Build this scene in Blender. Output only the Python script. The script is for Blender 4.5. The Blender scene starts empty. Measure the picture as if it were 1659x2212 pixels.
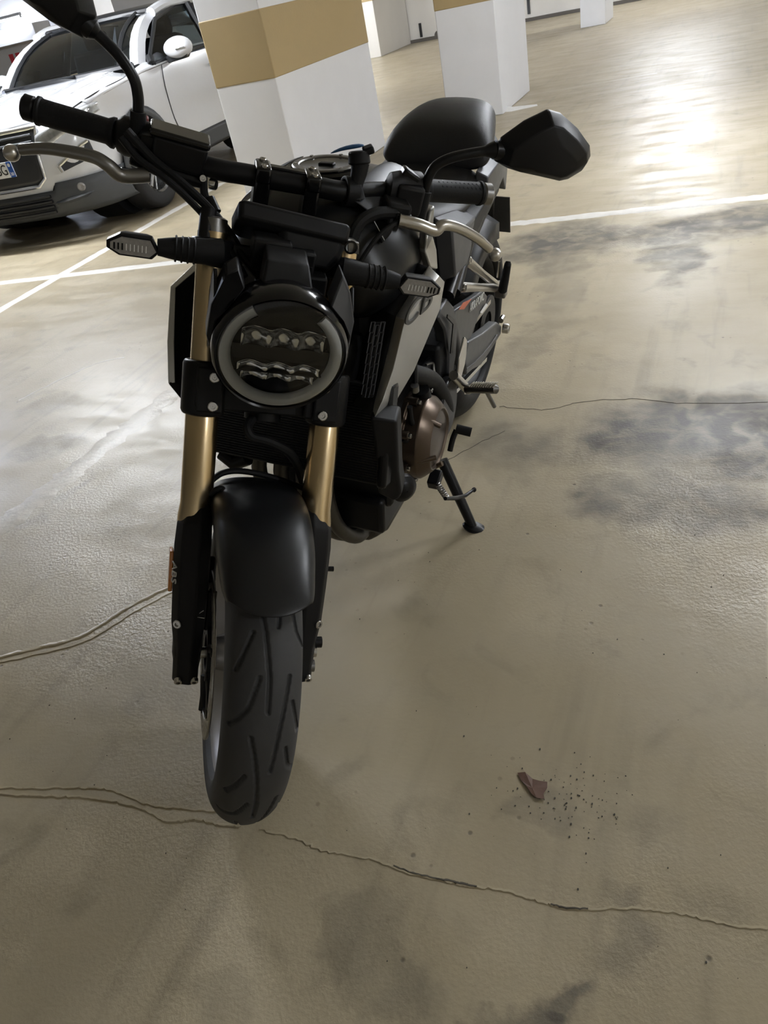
import bpy, bmesh, math, random
import numpy as np
from mathutils import Vector, Matrix, Quaternion
random.seed(7)
D = bpy.data
SC = bpy.context.scene
COL = SC.collection
# ------------------------------------------------------------------ camera, world, exposure
FPX = 1608.26                                   # focal length in pixels of the 1659x2212 frame
cam_data = D.cameras.new('camera'); cam = D.objects.new('camera', cam_data); COL.objects.link(cam)
cam_data.sensor_fit = 'VERTICAL'; cam_data.sensor_height = 36.0; cam_data.lens = 36.0 * FPX / 2212
cam_data.clip_start = 0.02; cam_data.clip_end = 200
R_ = Vector((0.91532684, 0.3585373, -0.1833788)); U_ = Vector((-0.07361301, 0.59665004, 0.79911817)); F_ = Vector((-0.39592665, 0.71795525, -0.5725228))
cam.matrix_world = Matrix(((R_.x, U_.x, -F_.x, 0.84176), (R_.y, U_.y, -F_.y, -0.74603), (R_.z, U_.z, -F_.z, 1.25233), (0, 0, 0, 1)))
SC.camera = cam
world = D.worlds.new('world'); SC.world = world; world.use_nodes = True
world.node_tree.nodes['Background'].inputs['Color'].default_value = (0, 0, 0, 1)
world.node_tree.nodes['Background'].inputs['Strength'].default_value = 0.0        # closed underground garage: no sky
vs = SC.view_settings; vs.view_transform = 'Standard'; vs.look = 'None'; vs.gamma = 1; vs.use_curve_mapping = False
vs.exposure = 1.27
# fluorescent ceiling lamps of the garage: (x, y, length, direction angle, strength, tint); built further down
CEIL = 2.62
LAMPS = [(1.35, 4.7, 1.3, 0.0, 175, 0, 'tube lamp over the empty bay beside the motorcycle', 'bay_lamp'),
         (3.9, 4.6, 1.3, 0.0, 290, 0, 'tube lamp over the lane beyond the oily floor stain', 'lane_lamp'),
         (-4.35, 4.15, 1.3, 0.0, 340, 0, 'tube lamp above the white parked car', 'parked_car_lamp'),
         (0.45, 10.4, 1.3, 0.0, 55, 0, 'tube lamp over the lane in line with the chipped pillar', 'pillar_lamp'),
         (-0.2, 15.2, 1.3, 0.0, 170, 0, 'tube lamp close to the slotted far wall by the narrow pillar', 'far_wall_lamp'),
         (-5.2, 10.4, 1.3, 0.0, 200, 0, 'tube lamp behind the big tan-banded pillar', 'rear_row_lamp'),
         (-6.9, 13.6, 1.3, 0.0, 220, 0, 'tube lamp in front of the cream pillar', 'cream_pillar_lamp'),
         (-9.6, 5.6, 1.3, 0.0, 340, 1, 'cold tube lamp on the far side of the white car', 'cold_lamp'),
         (6.0, -0.8, 1.3, 0.0, 360, 0, 'tube lamp near the side wall across the driving lane', 'side_wall_lamp')]
# ------------------------------------------------------------------ materials
MATS = {}
def nd(t, k, **kw):
    n = t.nodes.new(k)
    for a, b in kw.items(): setattr(n, a, b)
    return n
def mat(name, col, rough=0.5, metal=0.0, var=0.12, scale=40.0, bump=0.0, bscale=300.0, coat=0.0, spec=0.5, emit=None, estr=0.0):
    m = D.materials.new(name); m.use_nodes = True; t = m.node_tree; b = t.nodes['Principled BSDF']
    b.inputs['Metallic'].default_value = metal; b.inputs['Coat Weight'].default_value = coat; b.inputs['Coat Roughness'].default_value = 0.05
    b.inputs['Specular IOR Level'].default_value = spec
    tc = nd(t, 'ShaderNodeTexCoord'); nz = nd(t, 'ShaderNodeTexNoise'); nz.inputs['Scale'].default_value = scale; nz.inputs['Detail'].default_value = 4
    t.links.new(tc.outputs['Object'], nz.inputs['Vector'])
    mx = nd(t, 'ShaderNodeMix', data_type='RGBA'); c = Vector(col)
    mx.inputs['A'].default_value = (*(c * (1 - var)), 1); mx.inputs['B'].default_value = (*[min(1, v) for v in c * (1 + var)], 1)
    t.links.new(nz.outputs['Fac'], mx.inputs['Factor']); t.links.new(mx.outputs['Result'], b.inputs['Base Color'])
    mr = nd(t, 'ShaderNodeMapRange'); mr.inputs['To Min'].default_value = max(0.02, rough * 0.88); mr.inputs['To Max'].default_value = min(1, rough * 1.12)
    t.links.new(nz.outputs['Fac'], mr.inputs['Value']); t.links.new(mr.outputs['Result'], b.inputs['Roughness'])
    if bump:
        n2 = nd(t, 'ShaderNodeTexNoise'); n2.inputs['Scale'].default_value = bscale; n2.inputs['Detail'].default_value = 3
        t.links.new(tc.outputs['Object'], n2.inputs['Vector'])
        bp = nd(t, 'ShaderNodeBump'); bp.inputs['Strength'].default_value = bump; bp.inputs['Distance'].default_value = 0.002
        t.links.new(n2.outputs['Fac'], bp.inputs['Height']); t.links.new(bp.outputs['Normal'], b.inputs['Normal'])
    if emit:
        b.inputs['Emission Color'].default_value = (*emit, 1); b.inputs['Emission Strength'].default_value = estr
    MATS[name] = m; return m
def glass(name, tint=(0.8, 0.85, 0.85), gloss=0.06, rough=0.03, trans=1.0):
    m = D.materials.new(name); m.use_nodes = True; t = m.node_tree; t.nodes.remove(t.nodes['Principled BSDF']); o = t.nodes['Material Output']
    tr = nd(t, 'ShaderNodeBsdfTransparent'); tr.inputs['Color'].default_value = (*[v * trans for v in tint], 1)
    gl = nd(t, 'ShaderNodeBsdfGlossy'); gl.inputs['Roughness'].default_value = rough
    lw = nd(t, 'ShaderNodeFresnel'); lw.inputs['IOR'].default_value = 1.5
    ms = nd(t, 'ShaderNodeMixShader'); t.links.new(lw.outputs['Fac'], ms.inputs['Fac']); t.links.new(tr.outputs[0], ms.inputs[1]); t.links.new(gl.outputs[0], ms.inputs[2])
    t.links.new(ms.outputs[0], o.inputs['Surface']); MATS[name] = m; return m
mat('matt_black', (0.006, 0.006, 0.0065), 0.42, bump=0.05, bscale=900, spec=0.2)
mat('satin_black', (0.005, 0.005, 0.0055), 0.34, spec=0.2)
mat('fender_black', (0.005, 0.0053, 0.006), 0.36, var=0.05, spec=0.32)
mat('gloss_black', (0.004, 0.004, 0.0045), 0.16, coat=0.1, spec=0.35)
mat('plastic_black', (0.007, 0.007, 0.0075), 0.55, bump=0.12, bscale=1500, spec=0.2)
mat('rubber', (0.007, 0.007, 0.0075), 0.6, var=0.2, scale=60, bump=0.1, bscale=800, spec=0.2)
mat('tread_rubber', (0.030, 0.030, 0.031), 0.68, var=0.22, scale=25, bump=0.12, bscale=900)
mat('gold', (0.58, 0.45, 0.27), 0.24, 1.0, var=0.06, scale=8)
mat('bronze', (0.095, 0.072, 0.055), 0.34, 0.85, var=0.1)
mat('silver_paint', (0.46, 0.455, 0.43), 0.40, 0.75, var=0.05)
mat('alloy', (0.52, 0.50, 0.46), 0.30, 0.95, var=0.08)
mat('alloy_dark', (0.20, 0.195, 0.185), 0.36, 0.9, var=0.15)
mat('rim_grey', (0.30, 0.29, 0.29), 0.38, 0.8, var=0.08)
mat('steel', (0.50, 0.49, 0.47), 0.24, 1.0, var=0.12, scale=120)
mat('disc_steel', (0.33, 0.32, 0.30), 0.30, 1.0, var=0.25, scale=160)
mat('tank_grey', (0.009, 0.0093, 0.0098), 0.34, 0.1, var=0.05, spec=0.35)
mat('frame_grey', (0.042, 0.043, 0.046), 0.42, 0.3, var=0.08)
mat('panel_grey', (0.045, 0.047, 0.053), 0.45, 0.25, var=0.06)
mat('seat_vinyl', (0.010, 0.010, 0.0108), 0.46, bump=0.25, bscale=700, spec=0.3)
mat('radiator', (0.006, 0.006, 0.006), 0.5)
mat('pipe_steel', (0.07, 0.064, 0.053), 0.45, 0.7, var=0.3, scale=20)
mat('lamp_ring', (0.80, 0.81, 0.80), 0.30, var=0.04, coat=0.5)
mat('reflector', (0.66, 0.67, 0.68), 0.16, 1.0, var=0.4, scale=45)
mat('signal_lens', (0.24, 0.23, 0.22), 0.22, var=0.3, scale=200, coat=0.5)
mat('white_print', (0.62, 0.62, 0.60), 0.5)
mat('dark_print', (0.045, 0.044, 0.041), 0.5)
mat('orange_print', (0.62, 0.13, 0.06), 0.45)
mat('amber', (0.55, 0.20, 0.03), 0.2, coat=0.5)
mat('red_switch', (0.14, 0.010, 0.012), 0.4)
mat('blue_cloth', (0.010, 0.065, 0.17), 0.7, var=0.25, scale=120, bump=0.2)
mat('car_white', (0.62, 0.63, 0.65), 0.16, var=0.02, coat=0.7)
mat('car_cladding', (0.045, 0.048, 0.052), 0.5, var=0.1)
mat('car_black', (0.012, 0.013, 0.015), 0.35)
mat('car_chrome', (0.72, 0.73, 0.74), 0.12, 1.0, var=0.05)
mat('car_lamp', (0.70, 0.72, 0.73), 0.2, 0.6, var=0.5, scale=40, coat=0.8)
mat('plate_white', (0.75, 0.76, 0.76), 0.35)
mat('plate_blue', (0.02, 0.10, 0.42), 0.35)
mat('plate_print', (0.01, 0.01, 0.01), 0.5)
mat('car_tyre', (0.016, 0.016, 0.017), 0.72, bump=0.2, bscale=80)
mat('car_rim', (0.35, 0.35, 0.35), 0.28, 0.9)
mat('interior', (0.025, 0.026, 0.028), 0.8)
mat('pillar_white', (0.74, 0.74, 0.755), 0.62, var=0.04, scale=6, bump=0.35, bscale=60)
mat('pillar_tan', (0.40, 0.30, 0.15), 0.60, var=0.05, scale=8, bump=0.35, bscale=60)
mat('wall_paint', (0.64, 0.615, 0.57), 0.75, var=0.12, scale=1.2, bump=0.3, bscale=30)
mat('ceiling_paint', (0.50, 0.49, 0.46), 0.85, var=0.1, scale=2)
mat('wall_dirt', (0.10, 0.09, 0.08), 0.9)
mat('red_paint', (0.62, 0.05, 0.06), 0.7, var=0.3)
mat('line_paint', (0.62, 0.60, 0.56), 0.5, var=0.16, scale=22, bump=0.3, bscale=60)
mat('line_worn', (0.43, 0.385, 0.30), 0.42, var=0.2, scale=30, bump=0.5, bscale=60)
mat('fixture', (0.7, 0.7, 0.7), 0.5)
mat('crack_fill', (0.42, 0.36, 0.25), 0.28, var=0.1, bump=0.3, bscale=120)
mat('crack_dark', (0.075, 0.065, 0.048), 0.7)
mat('leaf', (0.115, 0.062, 0.042), 0.55, var=0.3, scale=80)
mat('plaster', (0.7, 0.69, 0.67), 0.8)
mat('grit', (0.045, 0.04, 0.033), 0.8)
glass('lens_glass', (0.92, 0.93, 0.93)); glass('window_glass', (0.60, 0.66, 0.68))
M = MATS
# ------------------------------------------------------------------ mesh helpers
def V(*a): return Vector(a)
class MB:
    def __init__(s): s.v = []; s.f = []
    def add(s, vs, fs):
        o = len(s.v); s.v += [Vector(p) for p in vs]; s.f += [[i + o for i in f] for f in fs]; return s
    def box(s, c, size, rot=None):
        c = Vector(c); hx, hy, hz = [k / 2 for k in size]; vs = [Vector((x * hx, y * hy, z * hz)) for x in (-1, 1) for y in (-1, 1) for z in (-1, 1)]
        if rot is not None: vs = [rot @ p for p in vs]
        return s.add([c + p for p in vs], [(0, 1, 3, 2), (4, 6, 7, 5), (0, 4, 5, 1), (2, 3, 7, 6), (0, 2, 6, 4), (1, 5, 7, 3)])
    def prism(s, pts, vec):
        n = len(pts); vec = Vector(vec); a = [Vector(p) for p in pts]; b = [p + vec for p in a]
        return s.add(a + b, [list(range(n))[::-1], list(range(n, 2 * n))] + [(i, (i + 1) % n, (i + 1) % n + n, i + n) for i in range(n)])
    def loft(s, rings, closed=True, caps=True):
        n = len(rings[0]); m = len(rings); vs = [p for r in rings for p in r]; fs = []
        for k in range(m - 1):
            for i in range(n if closed else n - 1):
                j = (i + 1) % n; fs.append((k * n + i, k * n + j, (k + 1) * n + j, (k + 1) * n + i))
        if caps and closed: fs += [list(range(n))[::-1], [(m - 1) * n + i for i in range(n)]]
        return s.add(vs, fs)
    def tube(s, path, r, n=12, caps=True, flat=1.0, up=None):
        P = [Vector(p) for p in path]; m = len(P); rs = r if isinstance(r, (list, tuple)) else [r] * m
        T = [(P[min(i + 1, m - 1)] - P[max(i - 1, 0)]).normalized() for i in range(m)]
        a = Vector(up) if up else (Vector((0, 0, 1)) if abs(T[0].z) < 0.9 else Vector((1, 0, 0)))
        x = (a - T[0] * a.dot(T[0])).normalized(); rings = []
        for i in range(m):
            if i: q = T[i - 1].rotation_difference(T[i]); x = q @ x; x = (x - T[i] * x.dot(T[i])).normalized()
            y = T[i].cross(x)
            rings.append([P[i] + (x * math.cos(2 * math.pi * k / n) + y * math.sin(2 * math.pi * k / n) * flat) * rs[i] for k in range(n)])
        return s.loft(rings, True, caps)
    def lathe(s, prof, c, axis=(1, 0, 0), n=48, closed=False, caps=False):
        A = Vector(axis).normalized(); a = Vector((0, 0, 1)) if abs(A.z) < 0.9 else Vector((0, 1, 0)); x = (a - A * a.dot(A)).normalized(); y = A.cross(x); c = Vector(c)
        rings = []
        for k in range(n):
            d = x * math.cos(2 * math.pi * k / n) + y * math.sin(2 * math.pi * k / n); rings.append([c + A * h + d * r for h, r in prof])
        m = len(prof); vs = [p for r in rings for p in r]; fs = []
        for k in range(n):
            j = (k + 1) % n
            for i in range(m if closed else m - 1):
                q = (i + 1) % m; fs.append((k * m + i, k * m + q, j * m + q, j * m + i))
        if caps and not closed: fs += [[k * m for k in range(n)], [k * m + m - 1 for k in range(n)][::-1]]
        return s.add(vs, fs)
    def cyl(s, a, b, r, n=16, r2=None): return s.tube([a, b], [r, r if r2 is None else r2], n)
    def ball(s, c, r, n=16, sc=(1, 1, 1)):
        c = Vector(c); rings = []
        for i in range(1, n // 2): 
            th = math.pi * i / (n // 2); rings.append([c + Vector((r * sc[0] * math.sin(th) * math.cos(2 * math.pi * k / n), r * sc[1] * math.sin(th) * math.sin(2 * math.pi * k / n), r * sc[2] * math.cos(th))) for k in range(n)])
        return s.loft(rings, True, True)
    def grid(s, rows): return s.loft(rows, False, False)
    def mesh(s, name):
        me = D.meshes.new(name); me.from_pydata([tuple(p) for p in s.v], [], s.f); me.validate(); 
        bm = bmesh.new(); bm.from_mesh(me); bmesh.ops.recalc_face_normals(bm, faces=bm.faces); bm.to_mesh(me); bm.free(); return me
    def build(s, name, m, parent=None, frame=None, bevel=0.0, seg=2, smooth=35, solid=0.0, sub=0, label=None, soff=0.0):
        me = s.mesh(name); me.materials.append(M[m])
        me.shade_smooth() if smooth else me.shade_flat()
        if smooth and smooth < 180: me.set_sharp_from_angle(angle=math.radians(smooth))
        o = D.objects.new(name, me); COL.objects.link(o)
        if parent: o.parent = parent
        if frame is not None: o.matrix_basis = frame
        if solid:
            md = o.modifiers.new('solid', 'SOLIDIFY'); md.thickness = solid; md.offset = soff
        if bevel:
            md = o.modifiers.new('bevel', 'BEVEL'); md.width = bevel; md.segments = seg; md.limit_method = 'ANGLE'; md.angle_limit = math.radians(28); md.harden_normals = False
        if sub:
            md = o.modifiers.new('sub', 'SUBSURF'); md.levels = sub; md.render_levels = sub
        if label: o['label'] = label
        return o
def spline(pts, n=8):
    P = [Vector(p) for p in pts]; out = []
    for i in range(len(P) - 1):
        p0 = P[max(i - 1, 0)]; p1 = P[i]; p2 = P[i + 1]; p3 = P[min(i + 2, len(P) - 1)]
        for k in range(n):
            t = k / n; out.append(0.5 * ((2 * p1) + (p2 - p0) * t + (2 * p0 - 5 * p1 + 4 * p2 - p3) * t * t + (3 * p1 - p0 - 3 * p2 + p3) * t ** 3))
    return out + [P[-1]]
def mirx(pts): return [Vector((-p[0], p[1], p[2])) for p in pts]
def empty(name, loc=(0, 0, 0), rz=0.0, label=None, cat=None, group=None):
    o = D.objects.new(name, None); COL.objects.link(o); o.location = loc; o.rotation_euler = (0, 0, rz); o.empty_display_size = 0.1
    return tag(o, label, cat, group)
def tag(o, label=None, cat=None, group=None, kind=None):
    if label: o['label'] = label
    if cat: o['category'] = cat
    if group: o['group'] = group
    if kind: o['kind'] = kind
    return o
def text(name, s, size, m, parent, origin, xdir, ydir, frame=None, depth=0.0004, sx=1.0):
    cu = D.curves.new(name, 'FONT'); cu.body = s; cu.size = size; cu.extrude = depth; cu.align_x = 'CENTER'; cu.align_y = 'CENTER'
    ob = D.objects.new(name, cu); COL.objects.link(ob); bpy.context.view_layer.update()
    me = D.meshes.new_from_object(ob.evaluated_get(bpy.context.evaluated_depsgraph_get())); D.objects.remove(ob); D.curves.remove(cu)
    x = Vector(xdir).normalized(); y = Vector(ydir); y = (y - x * y.dot(x)).normalized(); z = x.cross(y)
    mw = Matrix(((x.x * sx, y.x, z.x, origin[0]), (x.y * sx, y.y, z.y, origin[1]), (x.z * sx, y.z, z.z, origin[2]), (0, 0, 0, 1))); me.transform(mw)
    me.materials.clear(); me.materials.append(M[m]); me.name = name
    o = D.objects.new(name, me); COL.objects.link(o)
    if parent: o.parent = parent
    if frame is not None: o.matrix_basis = frame
    return o
# ------------------------------------------------------------------ the floor
def floor_material():
    m = D.materials.new('garage_floor'); m.use_nodes = True; t = m.node_tree; b = t.nodes['Principled BSDF']; L = t.links.new
    geo = nd(t, 'ShaderNodeNewGeometry'); pos = geo.outputs['Position']
    def noise(scale, detail=5, vec=None, rough=0.55, dist=0.0):
        n = nd(t, 'ShaderNodeTexNoise'); n.inputs['Scale'].default_value = scale; n.inputs['Detail'].default_value = detail; n.inputs['Roughness'].default_value = rough; n.inputs['Distortion'].default_value = dist
        L(vec or pos, n.inputs['Vector']); return n
    def mrange(v, a, b_, c=0.0, d=1.0):
        n = nd(t, 'ShaderNodeMapRange', interpolation_type='SMOOTHSTEP'); L(v, n.inputs['Value'])
        for k, q in zip(('From Min', 'From Max', 'To Min', 'To Max'), (a, b_, c, d)): n.inputs[k].default_value = q
        return n.outputs['Result']
    def math_(op, a, b_=None):
        n = nd(t, 'ShaderNodeMath', operation=op)
        for i, q in enumerate((a, b_)):
            if q is None: continue
            if isinstance(q, (int, float)): n.inputs[i].default_value = q
            else: L(q, n.inputs[i])
        return n.outputs[0]
    def mix(f, a, b_):
        n = nd(t, 'ShaderNodeMix', data_type='RGBA'); L(f, n.inputs['Factor'])
        for k, q in (('A', a), ('B', b_)):
            if isinstance(q, tuple): n.inputs[k].default_value = (*q, 1)
            else: L(q, n.inputs[k])
        return n.outputs['Result']
    big = noise(0.55, 5).outputs['Fac']; mid = noise(2.6, 6).outputs['Fac']; fine = noise(28, 5).outputs['Fac']
    col = mix(mrange(big, 0.35, 0.65), (0.345, 0.292, 0.195), (0.405, 0.348, 0.24))
    col = mix(mrange(mid, 0.42, 0.75, 0, 0.5), col, (0.315, 0.26, 0.165))
    col = mix(mrange(noise(7, 8, dist=0.6).outputs['Fac'], 0.54, 0.76, 0, 0.42), col, (0.17, 0.145, 0.10))
    # wheel streaks: noise stretched along the driving direction
    mp = nd(t, 'ShaderNodeMapping'); L(pos, mp.inputs['Vector']); mp.inputs['Scale'].default_value = (9.0, 0.7, 1); mp.inputs['Rotation'].default_value = (0, 0, 0.15)
    st = noise(1.6, 6, mp.outputs['Vector']).outputs['Fac']; col = mix(mrange(st, 0.52, 0.76, 0, 0.36), col, (0.20, 0.17, 0.12))
    # dirt stains of their own shape: ellipses (centre, radii, angle, strength) broken up by noise
    wob = noise(5.0, 6).outputs['Color']; wv = nd(t, 'ShaderNodeVectorMath', operation='SUBTRACT'); L(wob, wv.inputs[0]); wv.inputs[1].default_value = (0.5, 0.5, 0.5)
    ws = nd(t, 'ShaderNodeVectorMath', operation='SCALE'); L(wv.outputs[0], ws.inputs[0]); ws.inputs['Scale'].default_value = 0.42
    wp = nd(t, 'ShaderNodeVectorMath', operation='ADD'); L(pos, wp.inputs[0]); L(ws.outputs[0], wp.inputs[1])
    blot = mrange(noise(3.4, 6).outputs['Fac'], 0.30, 0.58, 0.62, 1.0); blot2 = mrange(noise(11.0, 8, dist=0.5).outputs['Fac'], 0.30, 0.58, 0.55, 1.0)
    tot = None
    for (cx, cy, cz), rx, ry, ang, s in STAINS:
        a = nd(t, 'ShaderNodeMapping', vector_type='TEXTURE'); L(wp.outputs[0], a.inputs['Vector']); a.inputs['Location'].default_value = (cx, cy, 0); a.inputs['Rotation'].default_value = (0, 0, ang); a.inputs['Scale'].default_value = (rx, ry, 1000)
        ln = nd(t, 'ShaderNodeVectorMath', operation='LENGTH'); L(a.outputs['Vector'], ln.inputs[0])
        k = mrange(ln.outputs['Value'], 0.45, 1.15, s, 0.0); tot = k if tot is None else math_('MAXIMUM', tot, k)
    tot = math_('MULTIPLY', tot, math_('MULTIPLY', blot, blot2))
    col = mix(math_('MULTIPLY', tot, 0.94), col, (0.060, 0.053, 0.046))
    # small pits and specks
    vo = nd(t, 'ShaderNodeTexVoronoi'); vo.inputs['Scale'].default_value = 22; vo.inputs['Randomness'].default_value = 1.0; L(pos, vo.inputs['Vector'])
    spk = math_('MULTIPLY', mrange(vo.outputs['Distance'], 0.05, 0.14, 1.0, 0.0), mrange(noise(3.1, 4).outputs['Fac'], 0.52, 0.66))
    col = mix(math_('MULTIPLY', spk, 0.7), col, (0.075, 0.06, 0.045))
    L(col, b.inputs['Base Color'])
    mpr = nd(t, 'ShaderNodeMapping'); L(pos, mpr.inputs['Vector']); mpr.inputs['Scale'].default_value = (1.0, 2.6, 1)
    r1 = math_('ADD', mrange(mid, 0.3, 0.7, 0.315, 0.37), mrange(noise(2.2, 7, mpr.outputs['Vector'], 0.65).outputs['Fac'], 0.40, 0.64, 0.0, 0.16)); L(math_('ADD', r1, math_('MULTIPLY', tot, 0.15)), b.inputs['Roughness'])
    bp = nd(t, 'ShaderNodeBump'); bp.inputs['Strength'].default_value = 0.7; bp.inputs['Distance'].default_value = 0.003
    patch = mrange(noise(0.9, 3).outputs['Fac'], 0.42, 0.66, 0.10, 0.55)
    for (cx, cy, cz), rx, ry in ROUGH:
        a = nd(t, 'ShaderNodeMapping', vector_type='TEXTURE'); L(wp.outputs[0], a.inputs['Vector']); a.inputs['Location'].default_value = (cx, cy, 0); a.inputs['Scale'].default_value = (rx, ry, 1000)
        ln = nd(t, 'ShaderNodeVectorMath', operation='LENGTH'); L(a.outputs['Vector'], ln.inputs[0]); patch = math_('MAXIMUM', patch, mrange(ln.outputs['Value'], 0.4, 1.2, 1.0, 0.0))
    hh = math_('ADD', math_('MULTIPLY', noise(110, 3).outputs['Fac'], math_('MULTIPLY', patch, 1.1)), math_('MULTIPLY', noise(14, 4).outputs['Fac'], 0.35))
    L(math_('SUBTRACT', hh, math_('MULTIPLY', spk, 0.25)), bp.inputs['Height']); L(bp.outputs['Normal'], b.inputs['Normal'])
    b.inputs['Specular IOR Level'].default_value = 0.5
    return m
STAINS = [((0.7272,1.3304,0), 0.30, 0.24, 0.2, 1.0), ((0.8653,1.4199,0), 0.32, 0.22, 0.0, 1.0), ((0.6924,1.0105,0), 0.20, 0.16, 0.5, 0.9), ((0.8124,0.9602,0), 0.22, 0.15, 0.0, 0.75), ((0.9658,1.2682,0), 0.28, 0.25, 0, 0.95),
          ((0.0466,3.1883,0), 0.40, 0.36, 0.1, 1.0), ((-0.0651,3.0359,0), 0.30, 0.22, 0.1, 0.85), ((0.3125,3.1879,0), 0.14, 0.10, 0.1, 0.55), ((0.5619,3.2159,0), 0.36, 0.26, 0.1, 0.95), ((0.8097,3.297,0), 0.5, 0.22, 0.1, 0.9), ((0.9921,3.3567,0), 0.4, 0.22, 0.1, 0.95), ((0.6433,2.8137,0), 0.14, 0.34, 0.1, 0.85), ((0.0946,2.8139,0), 0.16, 0.2, 0.2, 0.6),
          ((0.1667,1.9661,0), 0.10, 0.4, -0.1, 0.35), ((0.2698,1.2189,0), 0.20, 0.16, 0, 0.6), ((0.2521,1.1108,0), 0.14, 0.10, 0, 0.4),
          ((0.6707,-0.2955,0), 0.055, 0.06, 0.4, 0.95), ((0.6952,-0.2616,0), 0.06, 0.035, 0.0, 0.75), ((0.6565,-0.3255,0), 0.03, 0.05, 0.0, 0.8), ((0.3672,-0.2812,0), 0.08, 0.06, 0, 0.35), ((0.7599,-0.1654,0), 0.07, 0.06, 0, 0.35), ((0.4801,-0.3207,0), 0.12, 0.06, 0, 0.4), ((0.2009,-0.4623,0), 0.10, 0.05, 0, 0.3),
          ((-1.5917,1.0869,0), 0.16, 0.10, 0.2, 0.4), ((-1.8866,1.3769,0), 0.25, 0.12, 0.2, 0.32), ((0.612,0.0296,0), 0.10, 0.05, 0.2, 0.35), ((0.1878,2.4329,0), 0.12, 0.5, 0.1, 0.3)]
ROUGH = [((-0.9104,0.7831,0), 0.55, 0.5), ((-0.5211,0.4461,0), 0.25, 0.4), ((0.9648,0.9192,0), 0.35, 0.45)]      # coarser, unsmoothed patches of the coating
M['garage_floor'] = floor_material()
X0, X1, Y0, Y1 = -21.0, 9.0, -8.0, 17.4
floor = MB().box(((X0 + X1) / 2, (Y0 + Y1) / 2, -0.1), (X1 - X0 + 0.4, Y1 - Y0 + 0.4, 0.2)).build('floor', 'garage_floor', smooth=0); tag(floor, 'glossy beige painted concrete garage floor with dark tyre stains', kind='structure')
tag(MB().box(((X0 + X1) / 2, (Y0 + Y1) / 2, CEIL + 0.1), (X1 - X0 + 0.4, Y1 - Y0 + 0.4, 0.2)).build('ceiling', 'ceiling_paint', smooth=0), 'pale painted concrete garage ceiling', kind='structure')
w_far = tag(MB().box(((X0 + X1) / 2, Y1 + 0.1, CEIL / 2), (X1 - X0 + 0.4, 0.2, CEIL)).build('wall_back', 'wall_paint', smooth=0), 'dirty off-white far garage wall with dark vertical slots', kind='structure')
for nm, c, s, lb in (('wall_left', (X0 - 0.1, (Y0 + Y1) / 2, CEIL / 2), (0.2, Y1 - Y0, CEIL), 'off-white garage side wall beyond the parked car'), ('wall_right', (X1 + 0.1, (Y0 + Y1) / 2, CEIL / 2), (0.2, Y1 - Y0, CEIL), 'off-white garage side wall on the driving lane side'), ('wall_front', ((X0 + X1) / 2, Y0 - 0.1, CEIL / 2), (X1 - X0 + 0.4, 0.2, CEIL), 'off-white garage wall behind the photographer')):
    tag(MB().box(c, s).build(nm, 'wall_paint', smooth=0), lb, kind='structure')
# slots and grime on the far wall
for u in ((-5.6011,17.4,0.2118), (-3.2363,17.4,0.2549)):
    MB().box((u[0], 17.395, u[2]), (0.055, 0.03, 0.26)).build('wall_slot', 'car_black', w_far)
for u, r in (((-5.2194,17.4,0.058), 0.09), ((-4.843,17.4,-0.0343), 0.06)):
    MB().lathe([(0, 0.001), (0.004, r * 0.6), (0.0, r)], (u[0], 17.399, u[2]), (0, -1, 0), 14).build('damp_spot', 'wall_dirt', w_far)
MB().box((-3.0, 17.37, 0.03), (11.0, 0.06, 0.06)).build('skirting_dirt', 'wall_dirt', w_far)
ru = (-16.8507,17.4,1.2985)
for k in range(4): MB().box((ru[0] - 0.36 + 0.24 * k, 17.395, ru[2]), (0.15, 0.012, 0.34)).build('red_stripe', 'red_paint', w_far, label='faded red painted stripe')
# painted bay lines on the floor: thin strips of paint
def strip(name, pts, w, m, h=0.0025, parent=floor, jit=0.0, label=None):
    P = [Vector((p[0], p[1], 0)) for p in pts]; n = len(P); L = []; R = []
    for i in range(n):
        d = (P[min(i + 1, n - 1)] - P[max(i - 1, 0)]).normalized(); q = Vector((-d.y, d.x, 0)); ww = (w[i] if isinstance(w, (list, tuple)) else w) / 2
        L.append(P[i] + q * (ww + random.uniform(-jit, jit))); R.append(P[i] - q * (ww + random.uniform(-jit, jit)))
    up = Vector((0, 0, h)); lo = Vector((0, 0, -0.002)); mb = MB()
    mb.loft([[l + lo, l * 0.85 + r * 0.15 + up, (l + r) / 2 + up * 1.05, r * 0.85 + l * 0.15 + up, r + lo] for l, r in zip(L, R)], False, False)
    return mb.build(name, m, parent, smooth=60, label=label)
def resamp(a, b, n): a = Vector(a); b = Vector(b); return [a.lerp(b, i / (n - 1)) for i in range(n)]
strip('painted_line', resamp((-4.4742,3.0503,0), (-2.0257,3.3581,0), 40), 0.105, 'line_paint', jit=0.006)
strip('painted_line', resamp((-2.0257,3.3581,0), (-0.4285,3.5355,0), 30), 0.105, 'line_paint', jit=0.006)
strip('painted_line', resamp((-0.4285,3.5355,0), (1.3047,3.6888,0), 50), 0.105, 'line_paint', jit=0.009)
strip('painted_line', resamp((-3.4068,2.3405,0), (-3.5381,5.5636,0), 60), 0.105, 'line_paint', jit=0.006)
strip('painted_line', resamp((-1.3745,0.2943,0), (-1.2808,1.5393,0), 60), 0.14, 'line_worn', h=0.0012, jit=0.02)
strip('painted_line', resamp((-1.1871,7.9887,0), (0.0759,8.166,0), 20), 0.10, 'line_worn', h=0.0012, jit=0.015)
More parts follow.
